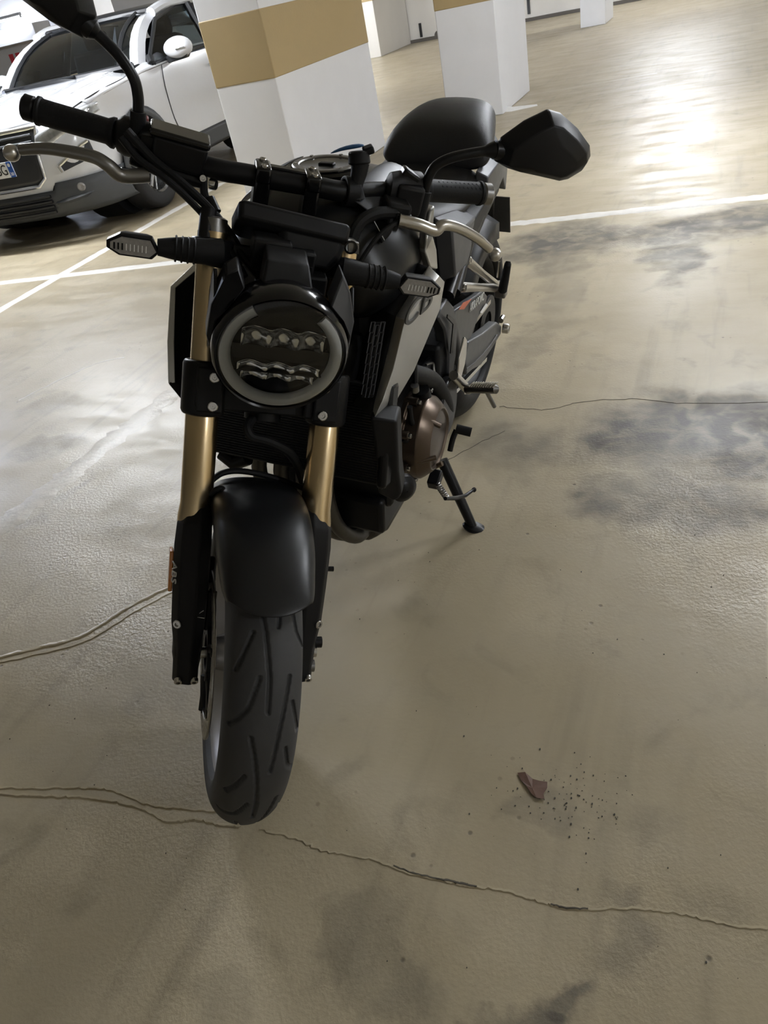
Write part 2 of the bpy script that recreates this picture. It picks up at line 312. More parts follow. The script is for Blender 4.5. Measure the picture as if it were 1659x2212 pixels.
# cracks: raised sealed ridges and open dark joints
def crack(pts, w, m, h, jit=0.004, n=10, name='floor_crack'):
    P = spline(pts, n); P = [p + Vector((random.uniform(-jit, jit), random.uniform(-jit, jit), 0)) for p in P]
    return strip(name, P, [w * random.uniform(0.7, 1.3) for _ in P], m, h)
crack([(-0.8904,0.0541,0), (-0.78,0.1151,0), (-0.6544,0.1962,0), (-0.5911,0.3189,0), (-0.5064,0.4249,0), (-0.4142,0.5035,0)], 0.016, 'crack_fill', 0.0022, 0.002)
crack([(-0.876,0.0406,0), (-0.7625,0.0969,0), (-0.6324,0.18,0), (-0.562,0.3022,0), (-0.4872,0.4088,0), (-0.3957,0.4865,0)], 0.010, 'crack_fill', 0.002, 0.002)
crack([(-0.5635,-0.2529,0), (-0.4517,-0.2244,0), (-0.3333,-0.193,0), (-0.2548,-0.1797,0), (-0.152,-0.186,0), (-0.067,-0.1743,0), (0.003,-0.1612,0)], 0.005, 'crack_fill', 0.0018, 0.002)
crack([(-0.5538,-0.2621,0), (-0.4375,-0.239,0), (-0.3392,-0.2159,0), (-0.2613,-0.2024,0), (-0.1673,-0.1974,0), (-0.0879,-0.2068,0), (-0.0354,-0.1877,0), (0.0183,-0.1856,0), (0.0666,-0.1766,0)], 0.006, 'crack_fill', 0.0022, 0.002)
crack([(0.106,-0.172,0), (0.187,-0.1713,0), (0.249,-0.1786,0), (0.3202,-0.1698,0), (0.4114,-0.1742,0), (0.4784,-0.1705,0), (0.5187,-0.1673,0), (0.5806,-0.1586,0), (0.6502,-0.1599,0), (0.6942,-0.1563,0), (0.7905,-0.1284,0), (0.8581,-0.1183,0), (0.9108,-0.1173,0), (0.9868,-0.1041,0)], 0.005, 'crack_fill', 0.0014, 0.002)
for seg in ([(0.3838,-0.1707,0), (0.4282,-0.1729,0), (0.4699,-0.1704,0), (0.5344,-0.1653,0)], [(0.6579,-0.1607,0), (0.6872,-0.1584,0), (0.7152,-0.151,0)], [(0.4738,-0.1693,0), (0.4984,-0.1681,0), (0.5183,-0.1658,0)]):
    crack(seg, 0.0032, 'crack_dark', 0.0022, 0.001, 8, 'open_joint')
crack([(0.1645,1.4577,0), (0.3272,1.4416,0), (0.4392,1.4987,0), (0.6133,1.5226,0), (0.7558,1.4964,0), (0.9907,1.5156,0)], 0.0022, 'crack_dark', 0.001, 0.004, 8, 'open_joint')
crack([(0.0555,1.0674,0), (0.1282,1.181,0), (0.2196,1.3007,0)], 0.0018, 'crack_dark', 0.001, 0.003, 8, 'open_joint')
crack([(-2.1144,1.4336,0), (-2.0408,1.6401,0), (-1.9498,1.8104,0), (-1.8241,1.8741,0)], 0.008, 'line_paint', 0.0006, 0.004)
# a dry leaf and grit lying on the floor
lf = (0.5847,0.0374,0)
pts = [(-0.034, 0.026), (-0.020, 0.030), (-0.004, 0.020), (0.010, 0.018), (0.024, 0.020), (0.026, 0.008), (0.022, -0.006), (0.026, -0.016), (0.012, -0.018), (0.002, -0.012), (-0.012, 0.002), (-0.024, 0.012)]
mb = MB(); c0 = Vector((lf[0], lf[1], 0.004)); ring = [Vector((lf[0] + x, lf[1] + y, 0.002 + 0.002 * abs(math.sin(i * 1.7)))) for i, (x, y) in enumerate(pts)]
mb.add(ring + [c0], [(i, (i + 1) % len(ring), len(ring)) for i in range(len(ring))])
tag(mb.build('dry_leaf', 'leaf', solid=0.0008, smooth=0), 'torn reddish brown dry leaf scrap lying on the concrete floor', 'leaf')
gr = MB()
for _ in range(260):
    k = random.random()
    p = Vector((0.6537,0.0307,0)) + Vector((random.gauss(0, 0.055), random.gauss(0, 0.04), 0)) if k < 0.5 else Vector((random.uniform(-0.6, 1.4), random.uniform(-0.35, 0.9), 0))
    r = random.uniform(0.0006, 0.0018); gr.ball((p.x, p.y, r * 0.5), r, 6, (1, random.uniform(0.6, 1.6), 0.6))
tag(gr.build('floor_grit', 'grit'), 'fine dark grit and specks scattered on the floor', 'grit', kind='stuff')
# ------------------------------------------------------------------ pillars
def pillar(corner, dx, dy, band, label, h=CEIL, m='pillar_white', top=None):
    x, y = corner; o = empty('pillar', (x + dx / 2, y + dy / 2, 0), 0, label, 'pillar'); ax, ay = abs(dx), abs(dy)
    MB().box((0, 0, h / 2), (ax, ay, h)).build('shaft', m, o, bevel=0.008)
    if band: MB().box((0, 0, (band[0] + band[1]) / 2), (ax + 0.006, ay + 0.006, band[1] - band[0])).build('painted_band', 'pillar_tan', o, bevel=0.008, label='tan painted band')
    return o
pillar((-2.155, 4.56), -0.50, 1.75, (0.832, 1.247), 'big white square pillar with tan band standing next to the white car')
p2 = pillar((-1.223, 7.08), -0.56, 1.18, (0.922, 1.36), 'white pillar with chipped plaster at its foot behind the motorcycle seat')
p2c = Vector(p2.location)
pillar((-1.24, 14.0), -0.40, 0.9, (0.95, 1.36), 'narrow white pillar far back in front of the slotted wall')
pillar((-5.85, 15.55), -1.6, 1.8, (0.95, 1.36), 'cream pillar set against the far wall behind the big pillar', m='wall_paint')
pillar((-8.3, 10.0), -0.55, 0.9, (0.75, 1.22), 'white pillar with tan band seen through the car windscreen')
fl = (-1.1851,7.2031,0); mb = MB()
mb.loft([[Vector((fl[0] - 0.12, fl[1] + 0.10, 0)), Vector((fl[0] - 0.11, fl[1] + 0.08, 0.05)), Vector((fl[0] - 0.10, fl[1], 0))], [Vector((fl[0] + 0.02, fl[1] + 0.06, 0)), Vector((fl[0] + 0.02, fl[1] + 0.03, 0.03)), Vector((fl[0] + 0.02, fl[1] - 0.03, 0))], [Vector((fl[0] + 0.24, fl[1] + 0.12, 0)), Vector((fl[0] + 0.24, fl[1] + 0.10, 0.012)), Vector((fl[0] + 0.25, fl[1] + 0.08, 0))]], True, True)
tag(mb.build('plaster_flake', 'plaster'), 'white plaster flake lying at the foot of a pillar', 'plaster')
# ------------------------------------------------------------------ fluorescent lamps
def lamp(x, y, ln, ang, strength, cold, z=CEIL, label='', hang=0.0, stem='ceiling_lamp', off=''):
    o = empty(stem + off, (x, y, z), ang, label, 'lamp', 'fluorescent tube lamps under the garage ceiling')
    MB().box((0, 0, -0.03 - hang), (ln + 0.06, 0.09, 0.06)).build('housing', 'fixture', o, bevel=0.006)
    key = ('tube_cold_%d' if cold else 'tube_%d') % strength
    if key not in M: mat(key, (1, 1, 1), 0.5, emit=((0.72, 0.80, 1.0) if cold else (0.93, 0.97, 1.03)), estr=strength)
    MB().cyl((-ln / 2, 0, -0.085 - hang), (ln / 2, 0, -0.085 - hang), 0.02, 12).build(stem + '_tube' + off if off else 'tube', key, o)
    for s in (-1, 1): MB().box((s * (ln / 2 + 0.012), 0, -0.075 - hang), (0.024, 0.05, 0.06)).build('socket', 'fixture', o, bevel=0.004)
    return o
for a in LAMPS: lamp(*a[:6], label='fluorescent ' + a[6], stem=a[7], off='_offscreen')
bl = (-16.0334,16.6,2.1588)
lamp(bl[0] - 0.35, 16.6, 1.5, 0.0, 45, 1, label='cold blue-white fluorescent tube glowing on the wall beyond the car', hang=CEIL - bl[2] - 0.085)
MB().box((bl[0] - 0.8, 17.1, bl[2] - 0.34), (2.6, 0.6, 0.34)).build('wall_duct', 'wall_paint', w_far, bevel=0.01, label='boxed duct below the cold lamp')
# ------------------------------------------------------------------ the motorcycle (bike frame: x = its left side, y = rearward, z = up; leaning on the stand)
LEAN, STEER = 0.163486, 0.62164
RAKE = math.radians(25.5); AX = Vector((0, math.sin(RAKE), math.cos(RAKE))); FN = Vector((0, -math.cos(RAKE), math.sin(RAKE))); HEAD = Vector((0, -0.101, 0))
bike = empty('motorcycle', (0, 0, 0), 0, 'matt black naked motorcycle with gold forks leaning on its side stand', 'motorcycle'); bike.rotation_euler = (0, LEAN, 0); bike.location.z = 0.0015
ST = Matrix.Translation(HEAD) @ Matrix.Rotation(STEER, 4, AX) @ Matrix.Translation(-HEAD)      # parts that turn with the handlebar
def fk(t, off=0.035, x=0.0): return HEAD + AX * t + FN * off + Vector((x, 0, 0))
FX = 0.1055; HUB = Vector((0, 0, 0.3))
def bp(mb, name, m, S=False, parent=None, **k): return mb.build(name, m, parent or bike, (ST if S and parent is None else None), **k)
def bolt(p, ax, r=0.007, h=0.006, parent=None, S=False, m='steel'):
    p = Vector(p); a = Vector(ax).normalized(); mb = MB().lathe([(0, r), (h * 0.8, r), (h, r * 0.85), (h, r * 0.5), (h * 0.45, r * 0.45), (h * 0.45, 0.0005)], p, a, 12)
    return bp(mb, 'bolt', m, S, parent)
# ---- tyres
def tyre(cy, cz, R, W, h, beadx, beadr, n, nc, grooves=None, pitches=8):
    al = np.radians(np.linspace(-112, 112, nc)); x = W / 2 * np.sin(al); r = np.where(np.abs(al) <= np.pi / 2, R - h + h * np.cos(al), R - h + 0.045 * np.cos(al))
    th = np.linspace(0, 2 * np.pi, n, endpoint=False); TH, X = np.meshgrid(th, x, indexing='ij'); RR = np.tile(r, (n, 1)); Xx = X.copy()
    if grooves:
        pitch = 2 * np.pi * R / pitches; s = (TH * R) % pitch; crown = np.abs(np.tile(al, (n, 1))) < np.radians(80); dep = np.zeros_like(X)
        for g_ in grooves:
            for (f0, x0), (f1, x1) in zip(g_[:-1], g_[1:]):
                for k in (-1, 0, 1):
                    ax_, bx_ = (f0 + k) * pitch, (f1 + k) * pitch; dx, dy = bx_ - ax_, x1 - x0; tt = np.clip(((s - ax_) * dx + (X - x0) * dy) / (dx * dx + dy * dy), 0, 1)
                    d = np.hypot(s - ax_ - tt * dx, X - x0 - tt * dy); dep = np.maximum(dep, np.clip((0.0034 - d) / 0.0012, 0, 1))
        RR = RR - dep * crown * 0.0055
    ring = np.stack([Xx, cy + RR * np.cos(TH), cz + RR * np.sin(TH)], -1)
    b0 = np.stack([np.full(n, -beadx), cy + beadr * np.cos(th), cz + beadr * np.sin(th)], -1)[:, None]; b1 = b0.copy(); b1[..., 0] = beadx
    allv = np.concatenate([b0, ring, b1], 1); m = nc + 2; idx = np.arange(n * m).reshape(n, m); nx = np.roll(idx, -1, 0)
    f = np.stack([idx[:, :-1], idx[:, 1:], nx[:, 1:], nx[:, :-1]], -1).reshape(-1, 4)
    me = D.meshes.new('tyre'); me.from_pydata(allv.reshape(-1, 3).tolist(), [], f.tolist()); me.update(); me.shade_smooth(); return me
GR = [[(0.0, 0.033), (0.34, 0.022), (0.68, 0.013)], [(0.40, -0.021), (0.55, -0.013), (0.72, -0.006), (1.0, 0.001), (1.23, 0.002)], [(0.18, 0.040), (0.44, 0.055)], [(0.51, 0.034), (0.70, 0.043), (0.80, 0.056)], [(0.0, -0.013), (0.20, -0.027), (0.35, -0.051)], [(0.71, -0.024), (0.96, -0.047)]]
def put(me, name, m, parent=bike, frame=None):
    me.name = name; me.materials.append(M[m]); o = D.objects.new(name, me); COL.objects.link(o); o.parent = parent
    if frame is not None: o.matrix_basis = frame
    return o
ft = put(tyre(0, 0.3, 0.300, 0.122, 0.060, 0.046, 0.217, 1300, 110, GR), 'front_tyre', 'tread_rubber', frame=ST)
def rim(c, rr, w, S, name, m, spokes=5):
    k = rr / 0.222; mb = MB().lathe([(-w, 0.222 * k), (-w - 0.004, 0.215 * k), (-w + 0.002, 0.207 * k), (-w * 0.8, 0.203 * k), (-w * 0.5, 0.190 * k), (w * 0.5, 0.190 * k), (w * 0.8, 0.203 * k), (w - 0.002, 0.207 * k), (w + 0.004, 0.215 * k), (w, 0.222 * k), (0, 0.205 * k)], c, (1, 0, 0), 96, closed=True)
    o = bp(mb, name, m, S)
    for q in range(spokes):
        a = 2 * math.pi * q / spokes + 0.3; p = lambda r, da, x=0: c + Vector((x, r * math.cos(a + da), r * math.sin(a + da)))
        sp = MB()
        for s in (-1, 1): sp.tube([p(0.032, 0), p(0.07, s * 0.10), p(0.12, s * 0.20), p(0.192 * k, s * 0.26)], [0.017, 0.014, 0.011, 0.012], 8, flat=0.8)
        bp(sp, 'spoke', m, parent=o)
    bp(MB().lathe([(-0.055, 0.012), (-0.055, 0.030), (-0.03, 0.038), (0.03, 0.038), (0.055, 0.030), (0.055, 0.012)], c, (1, 0, 0), 32), 'hub', m, parent=o)
    return o
fr = rim(HUB, 0.222, 0.044, True, 'front_wheel', 'rim_grey')
a0 = math.radians(232); MB().box(HUB + Vector((-0.028, 0.196 * math.cos(a0), 0.196 * math.sin(a0))), (0.018, 0.030, 0.010), Matrix.Rotation(a0 + math.pi / 2, 3, 'X')).build('balance_weight', 'matt_black', fr, bevel=0.002)
MB().cyl((-0.12, 0, 0.3), (0.135, 0, 0.3), 0.011, 16).build('axle', 'steel', fr)
def disc(c, x, ro, ri, S, n=180, name='brake_disc'):
    rads = [ri, ri + (ro - ri) * 0.16, ri + (ro - ri) * 0.32, ri + (ro - ri) * 0.48, ri + (ro - ri) * 0.64, ri + (ro - ri) * 0.82, ro]; mb = MB(); m = len(rads)
    vs = [Vector((x, c.y + r * math.cos(2 * math.pi * k / n), c.z + r * math.sin(2 * math.pi * k / n))) for k in range(n) for r in rads]; fs = []
    for k in range(n):
        for i in range(m - 1):
            if (i, k % 6) in ((1, 0), (2, 3), (3, 1), (4, 4)): continue
            j = (k + 1) % n; fs.append((k * m + i, k * m + i + 1, j * m + i + 1, j * m + i))
    mb.add(vs, fs); o = bp(mb, name, 'disc_steel', S, solid=0.0045, smooth=30)
    car = MB()
    for q in range(6):
        a = 2 * math.pi * q / 6; p = lambda r, d=0: Vector((x, c.y + r * math.cos(a + d), c.z + r * math.sin(a + d)))
        car.tube([p(0.045), p(ri * 0.75, 0.08), p(ri + 0.006, 0.14)], [0.010, 0.008, 0.009], 8, flat=0.5)
        car.lathe([(-0.004, 0.008), (0.004, 0.008)], p(ri + 0.004, 0.14), (1, 0, 0), 12, caps=True)
    car.lathe([(-0.004, 0.034), (-0.004, 0.052), (0.004, 0.052), (0.004, 0.034)], Vector((x, c.y, c.z)), (1, 0, 0), 36, closed=True)
    bp(car, 'disc_carrier', 'matt_black', parent=o); return o
for s in (-1, 1): disc(HUB, s * 0.069, 0.155, 0.118, True)
# ---- forks
for s in (-1, 1):
    x = s * FX
    o = bp(MB().tube([fk(0.555, x=x), fk(0.565, x=x), fk(0.575, x=x), fk(0.60, x=x), fk(0.755, x=x), fk(0.757, x=x)], [0.0285, 0.031, 0.031, 0.0275, 0.0275, 0.0265], 40), 'fork_tube', 'gold', True, smooth=30)
    MB().tube([fk(0.83, x=x), fk(1.045, x=x)], 0.0245, 40).build('upper_tube', 'gold', o)
    MB().tube([fk(1.045, x=x), fk(1.065, x=x), fk(1.068, x=x)], [0.022, 0.021, 0.016], 24).build('fork_cap', 'alloy_dark', o)
    lw = bp(MB().tube([fk(0.575, x=x), fk(0.42, x=x), fk(0.36, x=x), fk(0.315, 0.036, x), fk(0.285, 0.038, x)], [0.0205, 0.0205, 0.027, 0.027, 0.022], 24), 'fork_leg', 'satin_black', True)
    # plastic guard in front of the leg
    rings = []
    for t, sc, dz in ((0.600, 0.55, 1.0), (0.575, 0.92, 0.8), (0.53, 1.0, 0.3), (0.45, 0.98, 0.0), (0.38, 0.93, 0.0), (0.33, 0.74, 0.0), (0.262, 0.72, 0.0)):
        sec = [(-0.031, -0.018), (-0.034, 0.012), (-0.022, 0.036), (0.008, 0.044), (0.028, 0.032), (0.030, 0.006), (0.026, -0.018)]
        rings.append([fk(t + dz * 0.35 * a, 0.035 + b * (sc if b > 0 else 1), x - s * a * sc) for a, b in sec])
    gd = bp(MB().loft(rings), 'fork_guard', 'plastic_black', True, bevel=0.003)
    if s < 0:
        p = fk(0.475, 0.035 + 0.030, x - 0.0305); text('guard_lettering', 'ABS', 0.019, 'white_print', gd, fk(0.478, 0.059, x - 0.0318), -AX, Vector((1, 0, 0)) * 0.55 + FN * 0.85, depth=0.0008, sx=1.25)
        MB().prism([fk(0.51, 0.012, x - 0.034), fk(0.51, 0.04, x - 0.033), fk(0.435, 0.042, x - 0.033), fk(0.435, 0.012, x - 0.034)], (-0.007, 0, 0)).build('side_reflector', 'amber', gd, bevel=0.002)
        MB().tube([fk(0.412, 0.070, x + 0.022), fk(0.402, 0.074, x + 0.006), fk(0.398, 0.072, x + 0.024)], 0.0008, 6).build('arrow_mark', 'white_print', gd)
    bolt(fk(0.385, 0.066, x - s * -0.020), FN + Vector((s * 0.5, 0, 0)), 0.008, 0.006, gd)
    for dx in (-0.014, 0.014): bolt(fk(0.272, 0.060, x + dx), FN - AX * 0.6, 0.0075, 0.008, lw)
    # caliper behind the leg
    cm = MB().box(HUB + Vector((s * 0.088, 0.118, 0.075)), (0.052, 0.052, 0.115), Matrix.Rotation(0.45, 3, 'X')).box(HUB + Vector((s * 0.098, 0.075, 0.055)), (0.02, 0.07, 0.03), Matrix.Rotation(0.45, 3, 'X'))
    cl = bp(cm, 'brake_caliper', 'satin_black', True, bevel=0.006)
    for k in (-1, 1): MB().cyl(HUB + Vector((s * 0.112, 0.118 + k * 0.01, 0.075 + k * 0.026)), HUB + Vector((s * 0.119, 0.118 + k * 0.01, 0.075 + k * 0.026)), 0.015, 20).build('piston_cap', 'alloy_dark', cl)
# small tab and bolts sticking out on the left leg
bp(MB().cyl(fk(0.33, 0.03, FX + 0.02), fk(0.33, 0.03, FX + 0.040), 0.011, 16), 'pinch_bolt', 'satin_black', True)
bp(MB().cyl(fk(0.285, 0.04, FX + 0.016), fk(0.285, 0.04, FX + 0.028), 0.012, 16), 'axle_nut', 'alloy_dark', True)
bp(MB().tube([fk(0.47, 0.0, FX + 0.026), fk(0.47, 0.0, FX + 0.055)], 0.005, 8), 'hose_bracket', 'satin_black', True)
# ---- front fender
rows = []; wmap = [(62, 0.063), (66, 0.068), (72, 0.071), (80, 0.075), (90, 0.078), (104, 0.080), (120, 0.079), (138, 0.076), (152, 0.070)]
sec = [(-1.0, -0.052), (-1.02, -0.030), (-0.97, -0.016), (-0.86, -0.006), (-0.62, 0.001), (-0.3, 0.004), (0.0, 0.005), (0.3, 0.004), (0.62, 0.001), (0.86, -0.006), (0.97, -0.016), (1.02, -0.030), (1.0, -0.052)]
for deg, w in wmap:
    row = []
    for u, dr in sec:
        e = (1 - u * u) * 3.4 * max(0, 1 - (deg - 62) / 20) if abs(u) < 1 else 0
        dd = deg + (3.6 * max(0, 1 - (deg - 62) / 24)) * (abs(u) ** 2.6) ; dr2 = dr if deg > 70 else dr * (0.45 + 0.55 * max(0, (deg - 62) / 8))
        a = math.radians(dd - e * 0.4); r = 0.327 + dr2; row.append(Vector((u * w, -r * math.cos(a), 0.3 + r * math.sin(a))))
    rows.append(row)
fen = bp(MB().grid(rows), 'front_fender', 'fender_black', True, solid=0.003, sub=2, smooth=180)
for s in (-1, 1): bp(MB().prism([fk(0.57, 0.0, s * 0.079), fk(0.60, 0.02, s * 0.079), fk(0.56, 0.055, s * 0.079), fk(0.47, 0.05, s * 0.079), fk(0.47, 0.0, s * 0.079)], (s * 0.006, 0, 0)), 'stay', 'matt_black', parent=fen, bevel=0.002)
# ---- triple clamps
lc = MB()
for s in (-1, 1): lc.tube([fk(0.755, x=s * FX), fk(0.762, x=s * FX), fk(0.838, x=s * FX), fk(0.845, x=s * FX)], [0.033, 0.036, 0.036, 0.033], 32)
lcl = bp(lc.box(fk(0.80, 0.012), (0.19, 0.06, 0.07), Matrix.Rotation(-RAKE, 3, 'X')), 'lower_triple_clamp', 'matt_black', True, bevel=0.003)
for s in (-1, 1):
    MB().box(fk(0.80, 0.066, s * (FX - 0.008)), (0.044, 0.016, 0.074), Matrix.Rotation(-RAKE, 3, 'X')).build('clamp_ear', 'matt_black', lcl, bevel=0.004)
    for t in (0.775, 0.822): bolt(fk(t, 0.074, s * (FX - 0.014)), FN, 0.0085, 0.005, lcl)
uc = MB()
for s in (-1, 1): uc.tube([fk(1.00, x=s * FX), fk(1.035, x=s * FX)], 0.034, 32)
bp(uc.box(fk(1.018, 0.01), (0.20, 0.07, 0.03), Matrix.Rotation(-RAKE, 3, 'X')), 'upper_triple_clamp', 'satin_black', True, bevel=0.004)
bp(MB().tube([fk(0.75, 0.0), fk(1.04, 0.0)], 0.032, 24), 'steering_stem', 'matt_black', True)
# ---- handlebar with clamps, grips, controls
BZ = 1.028
half = [(0.0, 0.400, BZ), (0.060, 0.400, BZ), (0.095, 0.402, BZ - 0.001), (0.130, 0.412, BZ + 0.0), (0.175, 0.435, BZ + 0.003), (0.230, 0.456, BZ + 0.006), (0.30, 0.470, BZ + 0.009), (0.39, 0.486, BZ + 0.014)]
full = [Vector((-x, y, z)) for x, y, z in half[::-1][:-1]] + [Vector(p) for p in half]
pth = spline(full, 6); rad = [0.0165 if abs(p.x) < 0.10 else max(0.0113, 0.0165 - (abs(p.x) - 0.10) * 0.045) for p in pth]
bar = bp(MB().tube(pth, rad, 24), 'handlebar', 'matt_black', True)
for cx in (-0.032, 0.050):
    o = bp(MB().box((cx, 0.398, BZ - 0.028), (0.026, 0.042, 0.090)).box((cx, 0.398, BZ + 0.010), (0.026, 0.048, 0.026)), 'bar_clamp', 'gloss_black', True, bevel=0.005, seg=3)
    for dy in (-0.016, 0.016): bolt((cx, 0.398 + dy, BZ + 0.021), (0, 0, 1), 0.006, 0.005, o)
bp(MB().box((0.009, 0.405, BZ + 0.014), (0.07, 0.016, 0.012)), 'clamp_bridge', 'gloss_black', True, bevel=0.002)
def barpt(x):
    s = 1 if x >= 0 else -1
    for (x0, y0, z0), (x1, y1, z1) in zip(half[:-1], half[1:]):
        if abs(x) <= x1: k = (abs(x) - x0) / (x1 - x0); return Vector((x, y0 + (y1 - y0) * k, z0 + (z1 - z0) * k))
    k = (abs(x) - 0.30) / 0.09; return Vector((x, 0.470 + 0.016 * k, BZ + 0.009 + 0.005 * k))
for s in (-1, 1):
    xs = [0.262, 0.266, 0.270, 0.274, 0.372, 0.374, 0.378, 0.380]; rs = [0.0235, 0.0235, 0.0215, 0.0195, 0.0195, 0.0215, 0.0215, 0.019]
    g_ = bp(MB().tube([barpt(s * q) for q in xs], rs, 28), 'grip', 'rubber', True, smooth=30)
    for k in range(10):
        q = 0.285 + 0.0085 * k; a = barpt(s * q); b = barpt(s * (q + 0.016)); d = Vector((0, -0.3, 1)).normalized() * 0.0192; e = Vector((0, -1, 0.2)).normalized() * 0.0192
        MB().tube([a + d, (a + b) / 2 + (d + e).normalized() * 0.0192, b + e], 0.0012, 6).build('grip_rib', 'rubber', g_)
    bp(MB().tube([barpt(s * 0.380), barpt(s * 0.384), barpt(s * 0.397), barpt(s * 0.400)], [0.016, 0.0190, 0.0192, 0.016], 24), 'bar_end', 'satin_black' if s < 0 else 'alloy_dark', True)
    sh = bp(MB().loft([[barpt(s * q) + Vector((0, ry * math.cos(a) - 0.004, rz * math.sin(a) + dz)) for a in [2 * math.pi * k / 20 for k in range(20)]] for q, ry, rz, dz in ((0.185, 0.018, 0.018, 0), (0.190, 0.026, 0.028, 0.002), (0.215, 0.028, 0.031, 0.003), (0.248, 0.027, 0.030, 0.002), (0.258, 0.022, 0.024, 0), (0.262, 0.016, 0.016, 0))]), 'switch_housing', 'plastic_black', True, smooth=50)
    if s < 0: MB().box(barpt(-0.222) + Vector((0, 0.010, 0.030)), (0.020, 0.016, 0.012)).build('kill_switch', 'red_switch', sh, bevel=0.003)
    else:
        MB().box(barpt(0.240) + Vector((0, -0.024, 0.000)), (0.022, 0.016, 0.014)).build('switch_rocker', 'alloy_dark', sh, bevel=0.004)
        MB().box(barpt(0.225) + Vector((0, -0.010, 0.026)), (0.035, 0.026, 0.018), Matrix.Rotation(0.4, 3, 'Y')).build('switch_lid', 'satin_black', sh, bevel=0.004)
# master cylinder with square reservoir, on the right bar
mc = bp(MB().box((-0.163, 0.418, 1.038), (0.084, 0.050, 0.046), Matrix.Rotation(0.10, 3, 'Y')), 'brake_reservoir', 'satin_black', True, bevel=0.006, seg=3)
MB().box((-0.1625, 0.418, 1.0645), (0.092, 0.056, 0.011), Matrix.Rotation(0.10, 3, 'Y')).build('reservoir_cap', 'gloss_black', mc, bevel=0.004, seg=3)
bp(MB().tube([(-0.235, 0.412, 1.022), (-0.165, 0.405, 1.006), (-0.120, 0.402, 1.002)], [0.014, 0.013, 0.009], 16).box((-0.205, 0.425, 1.035), (0.036, 0.045, 0.046)), 'master_cylinder', 'satin_black', True, bevel=0.003)
bolt((-0.112, 0.400, 1.004), (0.9, -0.4, 0.1), 0.009, 0.010, mc); bolt((-0.125, 0.392, 1.014), (0, -1, 0.2), 0.006, 0.008, mc)
# levers
def lever(pts, name, ball, label):
    P = spline(pts, 6); n = len(P); r = [0.0115 - 0.0035 * i / n for i in range(n)]
    o = bp(MB().tube(P, r, 14, flat=1.0, up=(0, 0, 1)), name, 'alloy_dark' if pts[0][0] < 0 else 'alloy', True, label=label); MB().ball(ball, 0.0125, 16).build('lever_ball', 'alloy', o); return o
lv = lever([(-0.2072,0.385,1.0063), (-0.2459,0.378,1.0005), (-0.2658,0.374,1.0136), (-0.2859,0.378,1.021), (-0.3227,0.386,1.02), (-0.3593,0.394,1.0157), (-0.393,0.402,1.0052)], 'brake_lever', (-0.406,0.404,0.9976), 'grey alloy brake lever')
MB().box((-0.233,0.392,1.0009), (0.035, 0.02, 0.012)).build('lever_pivot', 'satin_black', lv, bevel=0.003)
lv = lever([(0.2028,0.37,1.0067), (0.2384,0.366,1.006), (0.2697,0.366,1.0012), (0.2828,0.369,1.0119), (0.3136,0.376,1.0091), (0.3583,0.388,0.9927), (0.3948,0.4,0.9724)], 'clutch_lever', (0.4109,0.404,0.9624), 'silver alloy clutch lever')
MB().box((0.2106,0.385,1.0086), (0.03, 0.03, 0.018)).build('lever_pivot', 'satin_black', lv, bevel=0.003)
bp(MB().box((0.2016,0.4,1.0135), (0.045, 0.05, 0.034)).box((0.2261,0.43,1.0267), (0.05, 0.04, 0.05)), 'clutch_perch', 'plastic_black', True, bevel=0.006)
# ---- mirrors
def mirror_head(c, out, up, back, name, stem, label):
    out = Vector(out).normalized(); up = Vector(up); up = (up - out * up.dot(out)).normalized(); bk = Vector(back); bk = (bk - out * bk.dot(out) - up * bk.dot(up)).normalized(); c = Vector(c)
    prof = [(0.000, -0.017), (0.000, 0.020), (0.034, 0.054), (0.070, 0.078), (0.096, 0.076), (0.140, 0.057), (0.176, 0.034), (0.187, 0.016), (0.182, -0.004), (0.156, -0.026), (0.136, -0.033), (0.080, -0.029), (0.030, -0.026)]
    def ring(sc, d, cx=0.095, cy=0.016): return [c + out * (cx + (a - cx) * sc) + up * (cy + (b - cy) * sc) + bk * d for a, b in prof]
    o = bp(MB().loft([ring(0.45, -0.040, 0.11, 0.0), ring(0.80, -0.028, 0.10, 0.002), ring(0.985, -0.006), ring(1.0, 0.002), ring(0.97, 0.006)]), name, 'matt_black', True, bevel=0.003, smooth=28, label=label)
    MB().loft([ring(0.95, 0.0062), ring(0.93, 0.0064)]).build('mirror_glass', 'car_chrome', o)
    MB().tube(stem, [0.0085] * (len(stem) - 2) + [0.0125, 0.0145], 16).build('mirror_stem', 'satin_black', o)
    MB().tube([stem[0], Vector(stem[0]) - Vector((0, 0.004, 0.05))], 0.0125, 16).build('mirror_boot', 'rubber', o)
    MB().tube([stem[-1], c + out * 0.02], [0.0155, 0.017], 16).build('mirror_collar', 'satin_black', o)
    return o
mirror_head((0.3675,0.446,1.1283), (1, 0.10, 0.02), (0.0, -0.1, 1), (0, 1, 0.1), 'mirror', spline([(0.2577,0.44,1.0406), (0.2579,0.44,1.0647), (0.2656,0.44,1.0857), (0.289,0.44,1.103), (0.3244,0.442,1.1164), (0.3637,0.445,1.128)], 4), 'black angular rear-view mirror')
mirror_head((-0.2956,0.452,1.1759), (-0.86, 0.05, 0.5), (0.5, -0.10, 0.86), (0, 1, 0.1), 'mirror', spline([(-0.2271,0.44,1.0803), (-0.2275,0.44,1.1006), (-0.2341,0.441,1.1248), (-0.253,0.445,1.1475), (-0.2753,0.45,1.1639), (-0.2931,0.452,1.1747)], 4), 'black angular rear-view mirror')
